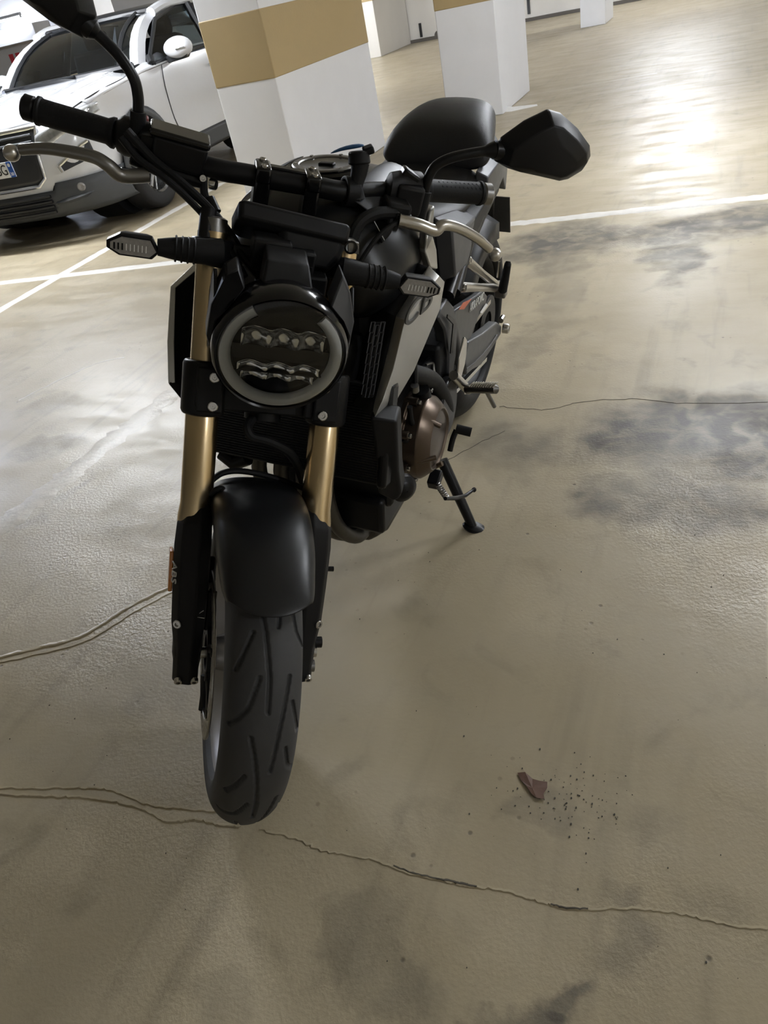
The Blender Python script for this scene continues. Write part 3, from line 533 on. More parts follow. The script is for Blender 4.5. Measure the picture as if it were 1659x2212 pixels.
# ---- instrument
gc = Vector((0.0135, 0.318, 0.982)); gr_ = Matrix.Rotation(math.radians(4), 3, 'Y') @ Matrix.Rotation(math.radians(-38), 3, 'X')
ins = bp(MB().loft([[gc + gr_ @ Vector((x * w, y * h, z)) for x, y in ((-1, -0.8), (-0.94, -1), (0.94, -1), (1, -0.8), (1, 0.8), (0.94, 1), (-0.94, 1), (-1, 0.8))] for w, h, z in ((0.078, 0.036, -0.020), (0.088, 0.046, -0.012), (0.090, 0.048, 0.010), (0.086, 0.044, 0.014))]), 'instrument_panel', 'matt_black', True, bevel=0.004)
MB().loft([[gc + gr_ @ Vector((x * 0.078, y * 0.037, z)) for x, y in ((-1, -1), (1, -1), (1, 1), (-1, 1))] for z in (0.012, 0.0148)]).build('display', 'gloss_black', ins)
MB().loft([[gc + gr_ @ Vector((0.03 + x * w, -0.008 + y * h, z)) for x, y in ((-1, -0.7), (-0.8, -1), (0.8, -1), (1, -0.7), (1, 0.8), (-1, 0.8))] for w, h, z in ((0.036, 0.022, -0.058), (0.050, 0.030, -0.040), (0.056, 0.034, -0.016))]).build('back_housing', 'plastic_black', ins, bevel=0.003)
br = bp(MB().box((0.0225,0.262,0.9476), (0.055, 0.03, 0.055)).box((-0.0185,0.275,0.9586), (0.06, 0.05, 0.05)).box((0.0334,0.255,0.921), (0.08, 0.03, 0.04)), 'meter_bracket', 'plastic_black', True, bevel=0.004)
for k in range(6): MB().tube([Vector((0.004 + 0.008 * k, 0.245, 0.955)), Vector((0.004 + 0.008 * k, 0.243, 0.935)), Vector((0.004 + 0.008 * k, 0.250, 0.915))], 0.0028, 8).build('wire', 'rubber', br)
# key lock plate seen beside the instrument
kp = bp(MB().prism([(0.099,0.27,0.9956), (0.1186,0.275,0.9936), (0.1226,0.275,0.9748), (0.1028,0.27,0.9771)], (0, 0.006, 0)), 'cable_plate', 'alloy_dark', True, bevel=0.001)
MB().lathe([(0, 0.011), (0.002, 0.011), (0.002, 0.008), (0, 0.008)], (0.1056,0.271,0.9864), (0, -1, 0), 20, closed=True).build('grommet', 'gloss_black', kp)
# ---- headlight
HC = Vector((0.0, 0.150, 0.857)); HT = Matrix.Rotation(math.radians(4), 3, 'X')
def hl(x, y, z): return HC + HT @ Vector((x, y, z))
def hring(r, y, a0=0, a1=2 * math.pi, n=64): return [hl(r * math.cos(a0 + (a1 - a0) * k / n), y, r * math.sin(a0 + (a1 - a0) * k / n)) for k in range(n + (0 if a1 - a0 > 6.28 else 1))]
hd = bp(MB().lathe([(-0.018, 0.0965), (-0.022, 0.100), (-0.016, 0.1045), (0.012, 0.106), (0.045, 0.098), (0.085, 0.072), (0.10, 0.04), (0.10, 0.001)], HC, HT @ Vector((0, 1, 0)), 64), 'headlight', 'gloss_black', True, smooth=40, label='round LED headlight')
MB().lathe([(0.010, 0.001), (0.010, 0.075), (-0.008, 0.0765), (-0.010, 0.0965)], HC, HT @ Vector((0, 1, 0)), 64).build('inner_bowl', 'satin_black', hd)
ga0, ga1 = math.radians(90 + 34), math.radians(360 + 90 - 36)
ro = hring(0.0955, -0.012, ga0, ga1, 72); rm = hring(0.0855, -0.0205, ga0, ga1, 72); rm2 = hring(0.0935, -0.019, ga0, ga1, 72); ri_ = hring(0.0762, -0.0125, ga0, ga1, 72)
rg = MB().loft([list(q) for q in zip(ro, rm2, rm, ri_, hring(0.0775, -0.004, ga0, ga1, 72), hring(0.094, -0.004, ga0, ga1, 72))], True, True).build('light_ring', 'lamp_ring', hd, smooth=60)
def seg(z0, z1, y0, y1, rr=0.0755, n=14):
    def row(z, y): w = math.sqrt(max(1e-6, rr * rr - z * z)); return [hl(-w + 2 * w * k / n, y, z) for k in range(n + 1)]
    return row(z0, y0), row(z1, y1)
def lens_band(name, m, prof, wid):
    rows = []
    for z, y in prof: rows.append([hl(-wid + 2 * wid * k / 20, y + 0.011 * abs(math.sin(3 * math.pi * k / 20)) - 0.004, z + 0.0008 * math.sin(6 * math.pi * k / 20)) for k in range(21)])
    return MB().grid(rows).build(name, m, hd, solid=0.001, smooth=50)
lens_band('upper_reflector', 'reflector', [(0.042, -0.013), (0.036, -0.008), (0.024, -0.007), (0.012, -0.014)], 0.063)
lens_band('lower_reflector', 'reflector', [(-0.018, -0.014), (-0.025, -0.008), (-0.031, -0.014)], 0.064)
lens_band('lower_reflector', 'reflector', [(-0.034, -0.014), (-0.040, -0.008), (-0.047, -0.014)], 0.057)
for z0, z1, y in ((0.043, 0.074, -0.006), (-0.016, 0.010, -0.008), (-0.034, -0.0315, -0.016), (-0.074, -0.049, -0.006)):
    a, b = seg(z0, z1, y, y - 0.001); MB().loft([a + b[::-1], [p + HT @ Vector((0, 0.008, 0)) for p in a + b[::-1]]]).build('lamp_blade', 'gloss_black', hd, smooth=0)
# glossy black plate filling the top gap of the ring
pg = hring(0.096, -0.014, ga1 - 2 * math.pi, ga0, 16) + hring(0.066, -0.014, ga1 - 2 * math.pi, ga0, 16)[::-1]
MB().prism(pg, HT @ Vector((0, 0.006, 0))).build('ring_gap_plate', 'gloss_black', hd, smooth=0)
MB().lathe([(-0.020, 0.0965), (-0.0235, 0.090), (-0.029, 0.06), (-0.032, 0.03), (-0.033, 0.001)], HC, HT @ Vector((0, 1, 0)), 48).build('lens', 'lens_glass', hd, smooth=180)
# angular cowl plates above the lamp
for s in (-1, 1):
    dq = 0.0 if s > 0 else 0.022
    pl = [hl(s * 0.062, -0.004 + dq, 0.086), hl(s * 0.074, 0.010 + dq, 0.132 - dq), hl(s * 0.092, 0.012, 0.104), hl(s * 0.109, 0.014, 0.055), hl(s * 0.112, 0.018, 0.0), hl(s * 0.107, 0.006, -0.01), hl(s * 0.100, -0.004, 0.040), hl(s * 0.084, -0.008, 0.068)]
    bp(MB().prism(pl, (0, 0.045, 0)), 'headlight_cowl', 'panel_grey' if s > 0 else 'matt_black', True, bevel=0.003)
    bp(MB().prism([hl(s * 0.100, 0.02, 0.07), hl(s * 0.102, 0.06, 0.09), hl(s * 0.102, 0.115, 0.02), hl(s * 0.102, 0.115, -0.06), hl(s * 0.100, 0.06, -0.05), hl(s * 0.100, 0.02, -0.02)], (s * 0.006, 0, 0)), 'headlight_bracket', 'matt_black', True, bevel=0.002)
bp(MB().loft([[hl(x * w, y, z) for x in (-1, -0.5, 0, 0.5, 1)] + [hl(x * w, y + 0.05, z) for x in (1, -1)] for w, y, z in ((0.040, 0.012, 0.085), (0.036, 0.035, 0.100), (0.032, 0.06, 0.115))]), 'headlight_top_cover', 'plastic_black', True, bevel=0.003)
bp(MB().prism([fk(0.765, 0.050, 0.062), fk(0.765, 0.050, 0.128), fk(0.845, 0.050, 0.128), fk(0.845, 0.050, 0.062)], FN * 0.014), 'lamp_mount', 'matt_black', True, bevel=0.004)
# ---- turn signals
for s in (-1, 1):
    c = Vector((s * 0.2215, 0.236, 0.9535)); hexp = [(-0.036, -0.004), (-0.026, 0.0155), (0.018, 0.0155), (0.036, 0.004), (0.036, -0.0065), (0.020, -0.0155), (-0.026, -0.0155)]
    def hr(sc, y, k=0.0): return [c + Vector((s * a * sc, y, b * (sc - k))) for a, b in hexp]
    ts = bp(MB().loft([hr(0.7, 0.022), hr(1.0, 0.006), hr(1.03, -0.004), hr(0.96, -0.007), hr(0.90, -0.006, 0.05)]), 'turn_signal', 'satin_black', True, bevel=0.001, smooth=25, label='smoked turn signal')
    MB().loft([hr(0.90, -0.005, 0.05), hr(0.88, -0.0075, 0.08)]).build('signal_lens', 'signal_lens', ts, smooth=20)
    for k in range(9): MB().box(c + Vector((s * (0.026 - 0.0055 * k), -0.0078, -0.001)), (0.0022 if k < 3 else 0.0010, 0.001, 0.010)).build('lens_rib', 'satin_black' if k < 3 else 'lamp_ring', ts)
    st = [(s * 0.188, 0.240, 0.954), (s * 0.172, 0.241, 0.9545), (s * 0.150, 0.243, 0.955), (s * 0.120, 0.246, 0.955), (s * 0.095, 0.250, 0.954)]
    sm = MB().tube(st, [0.012, 0.015, 0.018, 0.019, 0.022], 18).build('signal_stem', 'rubber', ts)
    for k in range(4): MB().lathe([(-0.0016, 0.0185), (0, 0.0198), (0.0016, 0.0185)], (s * (0.162 - 0.009 * k), 0.243, 0.9546), (1, 0, 0), 20).build('stem_rib', 'rubber', ts)
# ---- cables and hoses around the steering
def cable(pts, r, S=True, name='cable', m='rubber', **k): return bp(MB().tube(spline(pts, 7), r, 10), name, m, S, **k)
cable([(-0.2496,0.4,1.0492), (-0.2229,0.385,1.028), (-0.1912,0.372,1.0149), (-0.1517,0.35,0.9959), (-0.1149,0.325,0.9728), (-0.081,0.295,0.9441), (-0.0545,0.26,0.9176)], 0.0055)
cable([(-0.2413,0.405,1.0593), (-0.2026,0.39,1.03), (-0.1632,0.375,1.0102), (-0.1191,0.35,0.9868), (-0.0847,0.33,0.9592), (-0.0619,0.3,0.9372), (-0.0318,0.27,0.9162)], 0.0070)
cable([(-0.1239,0.4,1.0121), (-0.1207,0.395,0.9886), (-0.1103,0.385,0.9753), (-0.0986,0.37,0.9639), (-0.0756,0.345,0.9469), (-0.0594,0.33,0.9284)], 0.0065, name='brake_hose')
bp(MB().tube([(-0.1131,0.388,0.9835), (-0.1019,0.372,0.9687)], 0.010, 14), 'hose_sleeve', 'satin_black', True)
cable([(-0.1515,0.36,0.9923), (-0.1294,0.345,0.9797), (-0.0997,0.32,0.9609), (-0.0835,0.29,0.9306), (-0.0746,0.24,0.893)], 0.0050)
cable([(0.2026,0.385,1.0137), (0.1663,0.37,1.0135), (0.1408,0.36,1.0029), (0.1268,0.35,0.9849), (0.1203,0.335,0.9539), (0.1154,0.31,0.919)], 0.0105, name='wire_loom')
cable([(0.2038,0.372,1.0045), (0.1742,0.345,0.9945), (0.1527,0.33,0.9692), (0.1374,0.32,0.9385)], 0.0042)
cable([(0.1905,0.38,1.0072), (0.1877,0.37,0.9865), (0.1742,0.36,0.9721)], 0.007)
bp(MB().tube([(0.1595,0.365,1.0001), (0.1803,0.35,0.9764)], 0.0008, 6), 'loose_thread', 'white_print', True)
cable([(-0.0222,0.19,0.6978), (-0.0305,0.17,0.692), (-0.022,0.16,0.6806), (0.0065,0.16,0.6734), (0.042,0.165,0.6527), (0.0645,0.175,0.6207), (0.0877,0.19,0.5666)], 0.0085, name='brake_hose')
cable([(-0.085,0.16,0.5732), (-0.0636,0.17,0.5889), (-0.0307,0.18,0.5887), (0.022,0.19,0.5727), (0.0765,0.19,0.5544), (0.0979,0.18,0.5508)], 0.0055, name='brake_hose')
cable([(-0.084,0.12,0.5808), (-0.0735,0.12,0.5941), (-0.0642,0.12,0.5948), (-0.0672,0.11,0.5906)], 0.005, name='brake_hose')
for a, b in (((-0.1146,0.33,0.9878), (-0.1194,0.28,0.9295)),): bp(MB().tube([a, b], 0.013, 14), 'fork_top_bracket', 'satin_black', True)
# ---- bar-mounted phone holder with blue cloth
ph = bp(MB().tube([(0.1302,0.4,1.0199), (0.1247,0.405,1.0382), (0.1274,0.41,1.0598), (0.127,0.415,1.0732)], [0.015, 0.012, 0.014, 0.016], 16), 'phone_holder', 'plastic_black', True, label='black handlebar phone holder')
MB().cyl((0.1265,0.415,1.0716), (0.1216,0.42,1.0906), 0.019, 24, 0.017).build('holder_socket', 'plastic_black', ph, bevel=0.003)
MB().box((0.1375,0.42,1.095), (0.018, 0.02, 0.012), Matrix.Rotation(-0.5, 3, 'Y')).build('holder_clip', 'plastic_black', ph, bevel=0.003)
MB().lathe([(-0.012, 0.017), (-0.012, 0.024), (0.012, 0.024), (0.012, 0.017)], barpt(0.118) + Vector((0, 0, 0)), (1, 0.2, 0), 24, closed=True).build('bar_ring', 'plastic_black', ph, bevel=0.002)
MB().loft([[(0.0769,0.45,1.0697), (0.0817,0.44,1.0707), (0.0821,0.46,1.0668)], [(0.09,0.44,1.0855), (0.0974,0.43,1.081), (0.1004,0.47,1.0761)], [(0.1098,0.43,1.0979), (0.115,0.42,1.088), (0.1204,0.46,1.0902)], [(0.1303,0.425,1.1024), (0.1338,0.42,1.0972), (0.1377,0.45,1.0963)]]).build('blue_cover', 'blue_cloth', ph, sub=1, smooth=180)
# ------------------------------------------------------------------ motorcycle body
def sec_tank(y, zt, wt, wm, zm, wb, zb):
    h = [(0, zt), (wt * 0.6, zt - 0.002), (wt, zt - 0.012), (wt + (wm - wt) * 0.55, zt - (zt - zm) * 0.42), (wm, zm), (wm * 0.97, zm - 0.03), (wb, zb)]
    return [Vector((-x, y, z)) for x, z in h[::-1]] + [Vector((x, y, z)) for x, z in h[1:]]
tank = bp(MB().loft([sec_tank(*a) for a in ((0.395, 0.925, 0.05, 0.10, 0.86, 0.09, 0.80), (0.415, 0.965, 0.065, 0.155, 0.86, 0.13, 0.78), (0.45, 0.992, 0.085, 0.180, 0.86, 0.15, 0.77), (0.51, 1.006, 0.098, 0.188, 0.87, 0.16, 0.77), (0.58, 1.008, 0.102, 0.180, 0.875, 0.16, 0.77), (0.66, 1.000, 0.098, 0.165, 0.875, 0.15, 0.77), (0.75, 0.968, 0.080, 0.145, 0.85, 0.13, 0.77), (0.83, 0.915, 0.06, 0.125, 0.83, 0.115, 0.77), (0.88, 0.870, 0.05, 0.11, 0.81, 0.10, 0.77))]), 'fuel_tank', 'tank_grey', sub=2, smooth=180)
MB().lathe([(-0.02, 0.078), (0.004, 0.076), (0.008, 0.070), (0.006, 0.064)], (0, 0.560, 1.006), (0, 0.02, 1), 48).build('filler_rim', 'gloss_black', tank)
cp = MB().lathe([(-0.01, 0.064), (0.010, 0.062), (0.012, 0.058), (0.010, 0.046), (0.0105, 0.001)], (0, 0.560, 1.006), (0, 0.02, 1), 48).build('fuel_cap', 'gloss_black', tank, label='black fuel cap')
MB().lathe([(0.0098, 0.048), (0.0125, 0.050), (0.0125, 0.060), (0.0098, 0.062)], (0, 0.560, 1.006), (0, 0.02, 1), 48).build('cap_ring', 'alloy_dark', tank)
MB().box((0.004, 0.556, 1.0175), (0.030, 0.014, 0.004)).build('key_flap', 'matt_black', tank, bevel=0.002)
for k in range(6):
    a = k * math.pi / 3 + 0.4; bolt((0.054 * math.cos(a), 0.56 + 0.054 * math.sin(a), 1.018), (0, 0, 1), 0.004, 0.002, tank)
bp(MB().prism([(0.186,0.6011,0.9377), (0.19,0.6191,0.9402), (0.192,0.6054,0.916), (0.196,0.5883,0.8946), (0.197,0.609,0.8625), (0.198,0.6164,0.8211), (0.194,0.5792,0.8362), (0.19,0.5604,0.8743), (0.188,0.5768,0.9002)], (-0.02, 0.012, 0.0)), 'tank_side_trim', 'silver_paint', bevel=0.004)
# dark upper tank cover panels either side of the filler
for s in (-1, 1):
    bp(MB().grid([[Vector((s * x, y, z)) for x, y, z in row] for row in (((0.083, 0.44, 0.997), (0.085, 0.55, 1.013), (0.080, 0.66, 1.006)), ((0.110, 0.45, 0.985), (0.120, 0.56, 0.998), (0.112, 0.68, 0.990)), ((0.150, 0.455, 0.945), (0.155, 0.58, 0.955), (0.140, 0.70, 0.945)))]), 'tank_side_panel', 'panel_grey', solid=0.004, sub=2, smooth=180)
# seats and tail
def prof_sec(y, w, zt, zb, r=0.6): return [Vector((-w, y, zb)), Vector((-w * 1.02, y, zb + (zt - zb) * 0.55)), Vector((-w * 0.80, y, zt - 0.008)), Vector((-w * r * 0.6, y, zt)), Vector((w * r * 0.6, y, zt)), Vector((w * 0.80, y, zt - 0.008)), Vector((w * 1.02, y, zb + (zt - zb) * 0.55)), Vector((w, y, zb))]
bp(MB().loft([prof_sec(*a) for a in ((0.84, 0.075, 0.865, 0.79), (0.88, 0.10, 0.853, 0.785), (0.98, 0.125, 0.835, 0.78), (1.08, 0.14, 0.835, 0.785), (1.17, 0.135, 0.862, 0.80), (1.21, 0.12, 0.872, 0.82))]), 'rider_seat', 'seat_vinyl', sub=2, smooth=180)
ps = bp(MB().loft([prof_sec(*a) for a in ((1.180, 0.105, 0.876, 0.850), (1.190, 0.142, 0.908, 0.845), (1.220, 0.146, 0.940, 0.850), (1.265, 0.138, 0.962, 0.862), (1.33, 0.124, 0.976, 0.875), (1.40, 0.106, 0.978, 0.89), (1.46, 0.090, 0.966, 0.90), (1.475, 0.06, 0.950, 0.905))]), 'pillion_seat', 'seat_vinyl', sub=2, smooth=180)
for s in (-1, 1):
    L = lambda p: Vector((s * p[0], p[1], p[2]))
    bp(MB().loft([[L((0.120, 1.16, 0.86)), L((0.150, 1.17, 0.845)), L((0.150, 1.17, 0.79)), L((0.12, 1.17, 0.76))], [L((0.120, 1.26, 0.875)), L((0.152, 1.28, 0.855)), L((0.150, 1.29, 0.785)), L((0.115, 1.29, 0.77))], [L((0.100, 1.42, 0.885)), L((0.126, 1.45, 0.835)), L((0.120, 1.47, 0.765)), L((0.09, 1.46, 0.76))], [L((0.06, 1.55, 0.865)), L((0.104, 1.585, 0.757)), L((0.096, 1.615, 0.690)), L((0.06, 1.56, 0.71))]]), 'tail_panel', 'panel_grey', bevel=0.003, smooth=25)
    bp(MB().loft([[L((0.12, 1.02, 0.79)), L((0.152, 1.02, 0.775)), L((0.15, 1.03, 0.70)), L((0.12, 1.03, 0.69))], [L((0.12, 1.18, 0.81)), L((0.150, 1.18, 0.79)), L((0.142, 1.20, 0.735)), L((0.11, 1.2, 0.72))], [L((0.10, 1.38, 0.81)), L((0.13, 1.40, 0.79)), L((0.12, 1.42, 0.74)), L((0.09, 1.4, 0.73))]]), 'tail_underpanel', 'plastic_black', bevel=0.003, smooth=25)
    bp(MB().loft([[L((0.125, 0.80, 0.86)), L((0.165, 0.82, 0.83)), L((0.170, 0.84, 0.72)), L((0.13, 0.84, 0.70))], [L((0.125, 0.93, 0.835)), L((0.165, 0.94, 0.80)), L((0.160, 0.97, 0.70)), L((0.12, 0.97, 0.69))], [L((0.11, 1.06, 0.80)), L((0.150, 1.07, 0.78)), L((0.140, 1.10, 0.72)), L((0.11, 1.1, 0.71))]]), 'side_cover', 'panel_grey', bevel=0.005, smooth=25)
bp(MB().loft([[Vector((x, 1.40, z)) for x, z in ((-0.07, 0.78), (0.07, 0.78), (0.07, 0.73), (-0.07, 0.73))], [Vector((x, 1.58, z)) for x, z in ((-0.07, 0.72), (0.07, 0.72), (0.07, 0.66), (-0.07, 0.66))], [Vector((x, 1.68, z)) for x, z in ((-0.05, 0.60), (0.05, 0.60), (0.05, 0.57), (-0.05, 0.57))]]), 'plate_holder', 'plastic_black', bevel=0.004)
pl = bp(MB().box((0, 1.665, 0.60), (0.21, 0.004, 0.13), Matrix.Rotation(0.35, 3, 'X')), 'number_plate', 'alloy_dark', bevel=0.001, label='back side of the number plate')
bp(MB().box((0, 1.575, 0.80), (0.11, 0.03, 0.03)), 'tail_light', 'red_switch', bevel=0.006)
# frame, subframe
for s in (-1, 1):
    bp(MB().tube(spline([(s * 0.04, 0.36, 0.86), (s * 0.09, 0.46, 0.80), (s * 0.125, 0.62, 0.74), (s * 0.130, 0.80, 0.66), (s * 0.135, 0.92, 0.56), (s * 0.140, 0.98, 0.44)], 6), 0.022, 12, flat=0.55, up=(0, 0, 1)), 'frame_spar', 'satin_black')
    bp(MB().tube([(s * 0.150, 0.90, 0.655), (s * 0.135, 1.06, 0.72), (s * 0.125, 1.30, 0.79)], 0.015, 14), 'subframe_tube', 'matt_black')
    bp(MB().tube([(0.135,1.0131,0.7237) if s > 0 else (-0.135, 1.05, 0.72), (0.15,0.8395,0.6698) if s > 0 else (-0.15, 0.84, 0.67)], 0.017, 14), 'subframe_stay', 'satin_black')
fc = [(0.155,0.8268,0.6723), (0.158,0.8719,0.6324), (0.162,0.8987,0.5788), (0.165,0.8809,0.5008), (0.165,0.8432,0.4362), (0.162,0.8243,0.4524), (0.16,0.833,0.5236), (0.158,0.8041,0.6029), (0.155,0.7618,0.6498), (0.152,0.7807,0.6656)]
for s in (-1, 1): bp(MB().prism([Vector((s * p[0], p[1], p[2])) for p in fc], (-s * 0.030, 0, 0)), 'pivot_plate', 'frame_grey', bevel=0.005)
bp(MB().prism([(0.164,0.7924,0.6488), (0.167,0.8398,0.6173), (0.167,0.8528,0.5999), (0.168,0.825,0.5349), (0.168,0.8093,0.5426), (0.167,0.8295,0.6079), (0.164,0.7894,0.6412)], (0.003, 0, 0)), 'plate_recess', 'satin_black', bevel=0.001)
# swingarm, hugger, chain, rear wheel
RH = Vector((0, 1.455, 0.312))
rt = put(tyre(1.455, 0.312, 0.314, 0.182, 0.078, 0.07, 0.217, 160, 30), 'rear_tyre', 'rubber')
rw = rim(RH, 0.222, 0.066, False, 'rear_wheel', 'matt_black')
sprk = MB().lathe([(-0.004, 0.05), (-0.004, 0.10), (0.004, 0.10), (0.004, 0.05)], RH + Vector((0.098, 0, 0)), (1, 0, 0), 48, closed=True).build('sprocket', 'matt_black', rw)
bp(MB().lathe([(-0.002, 0.075), (-0.002, 0.12), (0.002, 0.12), (0.002, 0.075)], RH + Vector((-0.09, 0, 0)), (1, 0, 0), 60, closed=True), 'brake_disc', 'disc_steel')
sw = [(0.15,1.0524,0.4554), (0.15,1.2149,0.4051), (0.15,1.387,0.3649), (0.15,1.4506,0.3257), (0.15,1.4467,0.2956), (0.15,1.3292,0.2985), (0.15,1.2082,0.3071), (0.148,1.1196,0.3369), (0.146,1.0581,0.3509), (0.148,1.0236,0.4211)]
swm = bp(MB().prism(sw, (-0.032, 0, 0)), 'swingarm', 'frame_grey', bevel=0.006, seg=3)
MB().tube(spline([(0.1525,1.0308,0.3861), (0.1525,1.1652,0.3516), (0.1525,1.301,0.331), (0.1525,1.3814,0.326)], 5), 0.0016, 6).build('swingarm_seam', 'panel_grey', swm)
bp(MB().prism([(-0.118, 0.97, 0.45), (-0.118, 1.30, 0.40), (-0.118, 1.50, 0.34), (-0.118, 1.50, 0.285), (-0.118, 1.30, 0.29), (-0.118, 0.97, 0.36)], (-0.03, 0, 0)), 'swingarm', 'frame_grey', bevel=0.006)
bp(MB().box((0, 1.03, 0.41), (0.24, 0.09, 0.08)), 'swingarm_bridge', 'frame_grey', bevel=0.01)
for y in (0.0,): bolt((0.152, 1.462, 0.312), (1, 0, 0), 0.016, 0.02)
bp(MB().tube([(0.135, 1.50, 0.318), (0.135, 1.53, 0.318)], 0.009, 8), 'chain_adjuster', 'steel')
hg = [(0.135,0.9605,0.5824), (0.132,1.1833,0.5306), (0.132,1.2543,0.5169), (0.132,1.3081,0.48), (0.132,1.2975,0.4558), (0.134,1.1988,0.4558), (0.137,1.1244,0.4337), (0.14,1.0758,0.4402), (0.142,0.9768,0.4768), (0.14,0.9437,0.5433)]
hgm = bp(MB().prism(hg, (-0.020, 0, 0)), 'chain_guard', 'frame_grey', bevel=0.004)
a = Vector((0.1365,1.0418,0.5531)); b = Vector((0.1345,1.2349,0.5182)); dx = (b - a).normalized(); upv = Vector((0.0, -0.35, 1))
MB().prism([(0.1372,0.9865,0.5741), (0.1372,1.0236,0.5773), (0.1368,1.1069,0.5531), (0.137,1.0356,0.5545)], (0.001, 0, 0)).build('sticker_block', 'orange_print', hgm, smooth=0, label='orange sticker block')
text('sticker_lettering', 'AKRAPOVIC', 0.034, 'white_print', hgm, (Vector((0.1365,1.1744,0.516))), (b - a), upv, sx=0.85, depth=0.0006)
MB().prism([(0.1365,1.2118,0.4701), (0.1365,1.2776,0.4704), (0.1365,1.2961,0.457), (0.1365,1.2342,0.4577)], (0.001, 0, 0)).build('sticker_bar', 'white_print', hgm, smooth=0)
# rear hugger over the tyre
hr_ = []
for deg in range(25, 115, 10):
    a = math.radians(deg); hr_.append([RH + Vector((x, -r * math.cos(a), r * math.sin(a))) for x, r in ((-0.105, 0.27), (-0.10, 0.315), (-0.06, 0.335), (0, 0.34), (0.06, 0.335), (0.10, 0.315), (0.105, 0.27))])
bp(MB().grid(hr_), 'rear_hugger', 'matt_black', solid=0.003, smooth=60)
ch = MB()
for z0, z1 in ((0.36, 0.405), (0.47, 0.412)): pass
bp(MB().box((0.098, 1.20, 0.405), (0.012, 0.55, 0.014), Matrix.Rotation(-0.05, 3, 'X')).box((0.098, 1.20, 0.245), (0.012, 0.55, 0.014), Matrix.Rotation(-0.2, 3, 'X')), 'chain', 'steel')
# pillion peg bracket
J = Vector((0.2,1.1513,0.575)); A1 = Vector((0.14,1.0248,0.688)); A2 = Vector((0.142,0.9797,0.6359))
pb_ = bp(MB().tube([A1, A1.lerp(J, 0.5), J], [0.014, 0.0105, 0.012], 12, flat=0.7).tube([A2, A2.lerp(J, 0.5), J], [0.013, 0.0105, 0.013], 12, flat=0.7).ball(J, 0.018, 14), 'pillion_bracket', 'alloy', smooth=60, label='polished pillion footrest bracket')
for p in (A1, A2): bolt(p, (1, 0, 0), 0.010, 0.014, pb_)
MB().tube([(0.215,1.131,0.5772), (0.222,1.1126,0.6127), (0.232,1.0915,0.663), (0.232,1.0945,0.669)], [0.012, 0.012, 0.009, 0.006], 12).build('pillion_peg', 'rubber', pb_)
MB().box((0.208,1.1426,0.564), (0.03, 0.03, 0.02)).build('peg_hinge', 'alloy_dark', pb_, bevel=0.004)
MB().tube([(0.206,1.1005,0.623), (0.21,1.0869,0.6694)], 0.003, 8).build('return_spring', 'steel', pb_)
# rider footrest, heel plate, shift lever
hp = bp(MB().prism([(0.185,0.8832,0.5538), (0.187,0.8988,0.5382), (0.187,0.8953,0.5035), (0.187,0.886,0.48), (0.187,0.8524,0.4534), (0.185,0.8335,0.4669), (0.185,0.8398,0.518)], (-0.006, 0, 0)), 'heel_plate', 'alloy', bevel=0.002, label='silver heel guard')
bp(MB().tube(spline([(0.18,0.809,0.4865), (0.182,0.8448,0.4553), (0.19,0.8794,0.4197), (0.2,0.8796,0.412)], 4), [0.012] * 12 + [0.015], 12), 'footrest_hanger', 'alloy')
pg_ = bp(MB().tube([(0.205,0.8604,0.4246), (0.215,0.849,0.4352), (0.285,0.8181,0.4617), (0.289,0.8205,0.4611)], [0.013, 0.0125, 0.0115, 0.007], 16), 'footrest', 'alloy_dark', label='knurled rider footrest')
for k in range(11):
    p = Vector((0.218,0.8456,0.4428)).lerp(Vector((0.283,0.8151,0.4693)), k / 10); MB().tube([p + Vector((-0.004, -0.012, 0.004)), p + Vector((0, -0.004, 0.010)), p + Vector((0.004, 0.006, 0.010))], 0.0018, 6).build('knurl', 'alloy', pg_)
MB().tube([(0.26,0.8297,0.4432), (0.272,0.8702,0.3816)], 0.0055, 10).build('feeler', 'alloy_dark', pg_)
sl = bp(MB().tube(spline([(0.205,0.7094,0.3354), (0.208,0.7204,0.363), (0.213,0.7329,0.383)], 4), 0.007, 10), 'shift_lever', 'matt_black')
MB().tube([(0.213,0.7284,0.3897), (0.25,0.7334,0.3835)], 0.0115, 14).build('shift_rubber', 'rubber', sl)
# side stand
foot = Vector((0.2546, 0.785, 0.044)); top = Vector((0.15,0.8262,0.2176))
ss = bp(MB().tube([top, top.lerp(foot, 0.5), foot], [0.0155, 0.0145, 0.013], 16), 'side_stand', 'satin_black')
MB().loft([[foot + Vector((r * math.cos(k * math.pi / 8) * 0.034 + 0.006, r * math.sin(k * math.pi / 8) * 0.022, z - 0.164 * (r * math.cos(k * math.pi / 8) * 0.034 + 0.006))) for k in range(16)] for r, z in ((1.0, -0.004), (1.05, 0.0), (0.9, 0.006), (0.4, 0.010))]).build('stand_foot', 'satin_black', ss)
MB().tube([(0.212,0.6563,0.2283), (0.222,0.7188,0.186), (0.232,0.7734,0.1558), (0.245,0.8039,0.1554)], [0.005, 0.006, 0.005, 0.004], 10).build('stand_tang', 'satin_black', ss)
MB().ball((0.246,0.8098,0.1529), 0.007, 10).build('tang_tip', 'satin_black', ss)
s0 = Vector((0.17,0.7035,0.2394)); s1 = Vector((0.198,0.716,0.1835)); hel = []
for k in range(73):
    t = k / 72; hel.append(s0.lerp(s1, t) + Vector((0.008 * math.cos(t * 9 * 2 * math.pi), 0.008 * math.sin(t * 9 * 2 * math.pi), 0)))
MB().tube(hel, 0.002, 6).build('stand_spring', 'alloy_dark', ss)
MB().box((0.165,0.7192,0.2331), (0.03, 0.045, 0.03), Matrix.Rotation(0.4, 3, 'X')).build('stand_bracket', 'satin_black', ss, bevel=0.004)
